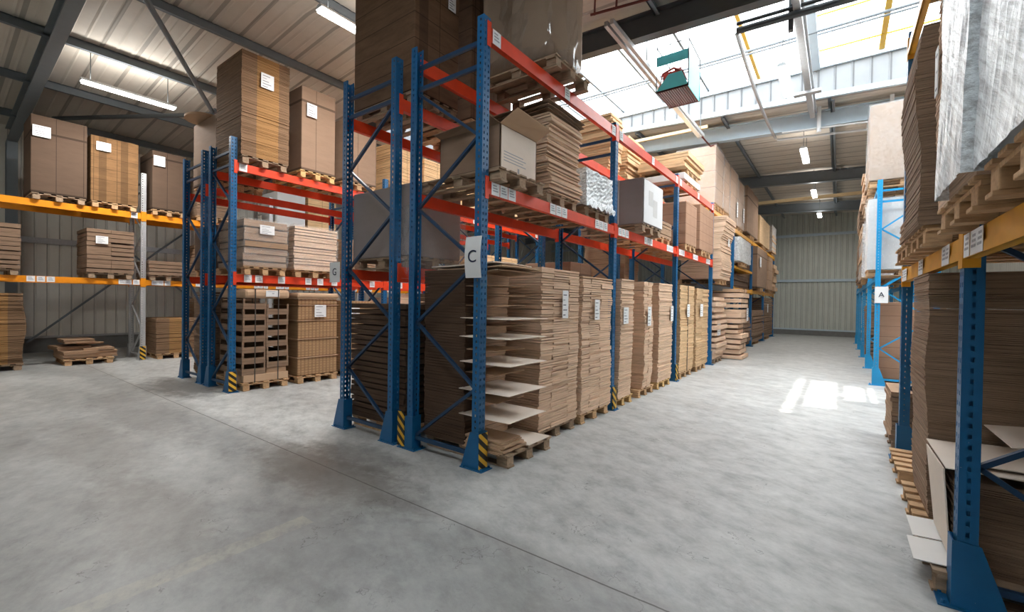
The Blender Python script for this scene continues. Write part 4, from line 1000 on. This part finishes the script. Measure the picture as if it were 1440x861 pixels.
# ribbed load with four tiers
d = 'golden ribbed load in five strapped tiers right of the trays'
pallet(GX - .56, 4.78, 0, 'wood_a', 'under the ' + d, sy=1.05)
T = thing('cardboard_stack', d, 'cardboard stack', (GX - .5, 4.78, PH), gg)
zt = [PH + .002, .50, .86, 1.22, 1.52, 1.64]
M['kweave'] = m_card('vertical_ribbed_board', srgb(176, 140, 104), zs=40, var=.35, grid=(.052, .075), gw_=(.22, .4), gs=.4)
for k in range(5):
    MB().box(GX - 1.0, GX, 4.37, 5.19, zt[k], zt[k + 1] - .012).build('carton_tier', 'kweave', T, bevel=.02)
    MB().box(GX - 1.02, GX + .018, 4.355, 5.205, zt[k + 1] - .012, zt[k + 1]).build('separator_sheet', 'ktan', T)
MB().box(GX - 1.03, GX + .03, 4.34, 5.21, 1.642, 1.75).build('top_cover', 'ktan', T, bevel=.04)
label_on(T, '+x', (GX + .034, 4.80, 1.40), .24, .24, 4)
stack(GX, -1, 5.35, 6.15, 0, 1.6, 'brown stack with slip on the floor right of the ribbed load', mat='kweave', solid=True, grp=gg, lab=('a', .3, 1.35), lab_size=(.2, .24), name='carton_stack', cat='carton stack')
stack(GX, -1, 6.7, 7.5, 0, 1.7, 'brown floor stack in the second bay of the cross aisle rack', mat='k1', grp=gg)
stack(GX, -1, 7.7, 9.4, 0, 1.8, 'wide floor stack in the second bay of the cross aisle rack', mat='k1', t=.04, grp=gg)
# rear row of that rack
g2 = 'loads of the rear row across the cross aisle'
stack(GD - .1, 1, 3.45, 4.3, 0, 1.75, 'dark stack at floor level behind the trays', mat='k4', t=.05, grp=g2, depth=1.0)
stack(GD - .1, 1, 3.45, 4.25, 2.05, 3.05, 'dark block behind the film wrapped bundles on the lower beams', mat='kdark', solid=True, grp=g2, depth=1.0, name='carton_stack', cat='carton stack')
stack(GD - .1, 1, 3.42, 4.3, 3.74, 5.15, 'brown block with round lid beside the tall golden banded stack', mat='kplain', solid=True, grp=g2, depth=1.15, name='carton_stack', cat='carton stack')
single(MB().prism([(-10.35 + .38 * math.cos(a * PI / 12), 3.45 + .30 * math.sin(a * PI / 12)) for a in range(24)], 'z', 5.19, 5.23), 'round_lid', 'ktan', 'pale round lid sticking out on the block beside the golden banded stack', 'lid', (-10.3, 3.45, 5.19))

# ---------------------------------------------------------------- orange rack
og = 'loads of the galvanised rack with orange beams'
OX = -14.18
stack(OX, -1, 1.50, 2.40, 3.74, 5.58, 'tall plain brown stack with slip, leftmost above the orange beam', mat='kplain_d', solid=True, grp=og, lab=('a', .18, 5.22), lab_size=(.28, .24), pal='wood_b', name='carton_stack', cat='carton stack')
stack(OX, -1, 2.46, 3.34, 3.74, 5.42, 'golden coursed carton stack with slip above the orange beam', mat='kgrid_d', solid=True, grp=og, lab=('a', .25, 5.18), lab_size=(.26, .2), pal='wood_a', name='carton_stack', cat='carton stack')
stack(OX, -1, 3.62, 4.36, 3.74, 5.38, 'plain brown stack with slip right of the galvanised upright', mat='kplain_d', solid=True, grp=og, lab=('a', .18, 5.12), lab_size=(.24, .26), pal='wood_a', name='carton_stack', cat='carton stack')
stack(OX, -1, 4.6, 5.5, 3.74, 5.0, 'dark stack on the orange beams behind the cross aisle rack frame', mat='k4', grp=og)
stack(OX, -1, 6.75, 7.65, 3.74, 5.0, 'white carton block seen between the red beams', mat='kwhite', solid=True, grp=og, name='carton_stack', cat='carton stack')
stack(OX, -1, 7.75, 8.75, 3.74, 5.0, 'golden block right of the white one between the red beams', mat='kboxes', solid=True, grp=og, name='carton_stack', cat='carton stack')
stack(OX, -1, 10.0, 12.6, 3.74, 5.6, 'far golden stack above the orange beams', mat='kboxes', grp=og, t=.05)
stack(OX, -1, .45, 1.36, 2.05, 3.15, 'brown bundle stack cut by the left edge above the lower orange beam', mat='k4', t=.09, jit=.01, grp=og, pal='wood_b')
stack(OX, -1, 2.40, 3.26, 2.05, 3.24, 'square brown bundle stack with slip above the lower orange beam', mat='k4', t=.1, jit=.012, cols=[(0, .5), (.5, 1)], grp=og, lab=('a', .30, 2.96), lab_size=(.22, .18), pal='wood_b')
stack(OX, -1, 3.56, 4.40, 2.05, 2.56, 'low brown bundle right of the galvanised upright', mat='k4', t=.08, jit=.03, grp=og, pal='wood_b')
stack(OX, -1, 4.7, 5.6, 2.05, 3.1, 'brown load on the lower orange beam behind the cross aisle rack', mat='k2', t=.08, grp=og)
stack(OX, -1, 6.8, 9.4, 2.05, 3.2, 'wide light load on the lower orange beam far back', mat='kboxes', t=.1, grp=og)
stack(OX, -1, .50, 1.42, 0, 1.66, 'bulging sheet stack on the floor at the left edge', mat='kband', t=.04, jit=.008, grp=og, wob=.05, pal='wood_b')
stack(OX, -1, 3.72, 4.60, 0, 1.07, 'half height banded sheet stack behind the striped post guard', mat='kband', t=.05, jit=.006, grp=og, pal='wood_a', wob=.005)
stack(OX, -1, 4.75, 6.2, 0, 1.6, 'taller floor stack behind the cross aisle rack frame', mat='k2', t=.05, grp=og)
# heap
pallet(-14.85, 2.48, 0, 'wood_a', 'under the loose heap of flattened cartons', sy=1.08)
HP = [(2.02, 2.62, -15.2, -14.35, PH + .003, .17, .06, 'front left'), (2.5, 3.05, -15.3, -14.5, PH + .003, .15, -.08, 'right'), (1.95, 2.55, -15.4, -14.7, .325, .09, .1, 'left middle'),
      (2.42, 2.98, -15.3, -14.5, .31, .05, -.04, 'pale one lying across the middle'), (2.3, 2.8, -15.4, -14.8, .43, .05, .1, 'back'), (2.08, 2.62, -15.3, -14.6, .49, .09, .02, 'top')]
for a, b, xx0, xx1, z, h, r_, nm in HP:
    o = layered(xx0, xx1, a, b, z, z + h, .02, .01, seed=int(a * 100), wob=.01).build('flattened_carton_bundle', 'k2', origin=((xx0 + xx1) / 2, (a + b) / 2, z))
    o.rotation_euler = (0, 0, r_); tag(o, 'flat carton bundle in the loose heap by the wall, ' + nm, 'cardboard bundle', 'bundles in the loose heap')

# ---------------------------------------------------------------- right rack
rr = 'loads on the right hand rack'
PX = .43
def rpal(yc, d, m='wood_a', z=2.052, x=PX): return pallet(x + .58, yc, z, m, d, sy=1.03)
T = stack(.40, 1, 3.92, 4.72, 2.052, 3.50, 'tall leaning dark sheet stack on the right rack beside the film wrap', mat='kmid', t=.014, jit=.004, wob=.018, grp=rr, pf=PX, pal='wood_a')
stack(.47, 1, 4.92, 5.72, 2.052, 2.45, 'low sheet stack at the far end of the right rack', mat='k2', t=.02, grp=rr, pf=PX, pal='wood_a')
T = stack(.43, 1, 2.55, 3.42, 2.052, 4.6, 'tall sheet stack under white streaky film above the right hand upright', mat='k1', t=.014, jit=.004, wob=.008, grp=rr, pf=PX, pal='wood_a', name='wrapped_load', cat='wrapped load')
crumple(.395, 1.55, 2.51, 3.10, 2.193, 4.65, n=18, amp=.004, seed=5, flare=.03, zhem=0).build('film_wrap', 'film_heavy', T)
label_on(T, '-x', (.41, 3.36, 2.95), .08, .26, 3)
T = stack(.47, 1, 1.58, 2.42, 2.052, 4.6, 'nearest load under thick streaky film at the top right corner', mat='kwhite', solid=True, grp=rr, pf=PX, pal='wood_a', name='wrapped_load', cat='wrapped load')
crumple(.425, 1.56, 1.54, 2.47, 2.193, 4.65, n=20, amp=.004, seed=6, flare=.02, zhem=0).build('film_wrap', 'film_heavy', T)
T = stack(.47, 1, .55, 1.38, 2.052, 4.5, 'film wrapped load at the camera side end of the right rack', mat='kwhite', solid=True, grp=rr, pf=PX, name='wrapped_load', cat='wrapped load', film='film_heavy')
# upper level of right rack
stack(.55, 1, 4.9, 5.7, 4.502, 5.7, 'grey film wrapped load on the upper ochre beam', mat='kdark', solid=True, film='film', grp=rr, name='wrapped_load', cat='wrapped load')
# floor
rf = 'loads on the floor below the right hand rack'
stack(.53, 1, 4.35, 5.15, 0, 1.90, 'wavy dark sheet stack with pale edge on the floor of the right rack', mat='kmid', t=.014, jit=.004, wob=.016, grp=rf, pf=.46, pal='wood_a')
pallet(1.04, 5.85, 0, 'wood_a', 'standing empty beside the far foot of the right rack')
stack(.56, 1, 3.60, 4.22, 0, .66, 'low dark sheet stack topped by loose pale sheets behind the right upright', mat='k4', t=.012, jit=.006, grp=rf, pf=.46, pal='wood_b', psy=1.)
sheet(.515, 1.6, 3.57, 4.28, .715, 'pale sheet covering the low stack behind the right upright', grp='loose sheets of the right rack')
sheet(.66, 1.7, 3.66, 4.25, .735, 'crooked pale sheet lying over the covering one', tilt=.02, grp='loose sheets of the right rack')
sheet(.80, 1.8, 3.70, 4.3, .86, 'uppermost pale sheet jutting out beside the right upright', tilt=.08, grp='loose sheets of the right rack')
pb = MB().add([(.505, 3.58, .71), (.54, 3.58, .2), (.54, 4.10, .2), (.505, 4.20, .70), (.512, 3.58, .71), (.547, 3.58, .2), (.547, 4.10, .2), (.512, 4.20, .70)], BOXF)
tag(pb.build('cardboard_sheet', 'klight', origin=(.56, 3.8, .36)), 'pale board leaning against the low stack on its aisle side', 'cardboard sheet', 'loose sheets of the right rack')
for k, (a, b, dx) in enumerate(((3.56, 3.90, .0), (3.91, 4.25, .03))):
    sheet(.385 + dx, .60, a, b, .142 + .008 * k, 'white lined board hanging over the pallet edge, ' + ('nearer' if k == 0 else 'farther'), mat='white_sheet', grp='white boards on the right pallet', tilt=.05)
stack(.50, 1, 6.65, 7.45, 0, .68, 'low brown bundle stack just beyond the far foot of the right rack', mat='k2', t=.05, jit=.012, grp=rf, pal='wood_b')
stack(.75, 1, 7.7, 8.6, 0, .5, 'white boxes on the floor past the right rack', mat='kwhite', solid=True, grp=rf, name='carton', cat='box', pal='wood_a')
# A rack
ag = 'loads of the rack marked A'
stack(.46, 1, 12.2, 13.2, 4.202, 5.95, 'light wrapped carton load at the top of the rack marked A', mat='kwrapplain', solid=True, film='film_light', grp=ag, name='wrapped_load', cat='wrapped load', film_kw=dict(amp=.006))
stack(.46, 1, 12.2, 13.2, 2.302, 3.95, 'white wrapped load on the middle beams of the rack marked A', mat='kwhite', solid=True, grp=ag, name='wrapped_load', cat='wrapped load', film='film_light')
stack(.66, 1, 12.2, 13.1, 0, 1.75, 'brown cased load on the floor of the rack marked A', mat='kcases', solid=True, grp=ag, name='carton_stack', cat='carton stack')
stack(.50, 1, 15.4, 16.6, 4.202, 5.3, 'ragged golden load on the top of the rack marked A', mat='k1', t=.1, jit=.05, grp=ag)
stack(.50, 1, 13.6, 14.6, 4.202, 5.3, 'brown bundle load behind the light wrapped one on the rack marked A', mat='k2', t=.08, jit=.03, grp=ag)
stack(.50, 1, 15.5, 18.0, 2.302, 3.9, 'crumpled wrapped load in the second bay of the rack marked A', mat='ktan', t=.12, jit=.03, grp=ag, film='film')
stack(.50, 1, 18.7, 21.2, 2.302, 3.9, 'brown load in the third bay of the rack marked A', mat='k4', t=.1, grp=ag)
stack(.50, 1, 18.7, 21.2, 4.202, 5.1, 'brown load on the top of the third bay of the rack marked A', mat='k4', t=.1, grp=ag)
stack(.66, 1, 15.5, 18.1, 0, 1.7, 'dark floor load in the second bay of the rack marked A', mat='k4', t=.1, grp=ag)

# ---------------------------------------------------------------- light
w = bpy.data.worlds.new('sky'); S.world = w; w.use_nodes = True; nt = w.node_tree; nt.nodes.clear()
o = nt.nodes.new('ShaderNodeOutputWorld'); b = nt.nodes.new('ShaderNodeBackground'); b.inputs[0].default_value = (.90, .95, 1, 1); b.inputs[1].default_value = 7.4
nt.links.new(b.outputs[0], o.inputs[0])
sl = bpy.data.lights.new('sun', 'SUN'); sl.energy = 4.2; sl.angle = .009; sl.color = (1, .95, .86)
so = bpy.data.objects.new('sun', sl); C.objects.link(so)
so.rotation_euler = Vector(SUN).to_track_quat('-Z', 'Y').to_euler()

# ---------------------------------------------------------------- camera
yaw, pitch, roll = math.radians(36.5), math.radians(-.62), math.radians(.875)
F = Vector((-math.sin(yaw) * math.cos(pitch), math.cos(yaw) * math.cos(pitch), math.sin(pitch)))
R = Vector((math.cos(yaw), math.sin(yaw), 0)); U = R.cross(F)
R2 = R * math.cos(roll) + U * math.sin(roll); U2 = -R * math.sin(roll) + U * math.cos(roll)
cam = bpy.data.cameras.new('camera'); co = bpy.data.objects.new('camera', cam); C.objects.link(co)
mw = Matrix((( R2.x, U2.x, -F.x, 0), (R2.y, U2.y, -F.y, 0), (R2.z, U2.z, -F.z, 1.65), (0, 0, 0, 1)))
co.matrix_world = mw
cam.sensor_fit = 'HORIZONTAL'; cam.sensor_width = 36; cam.lens = 622 / 1440 * 36; cam.clip_start = .05; cam.clip_end = 200
S.camera = co
S.view_settings.view_transform = 'Standard'; S.view_settings.look = 'None'; S.view_settings.gamma = 1; S.view_settings.use_curve_mapping = False
S.view_settings.exposure = 0.66
for o in bpy.data.objects:
    if '_o' in o: del o['_o']
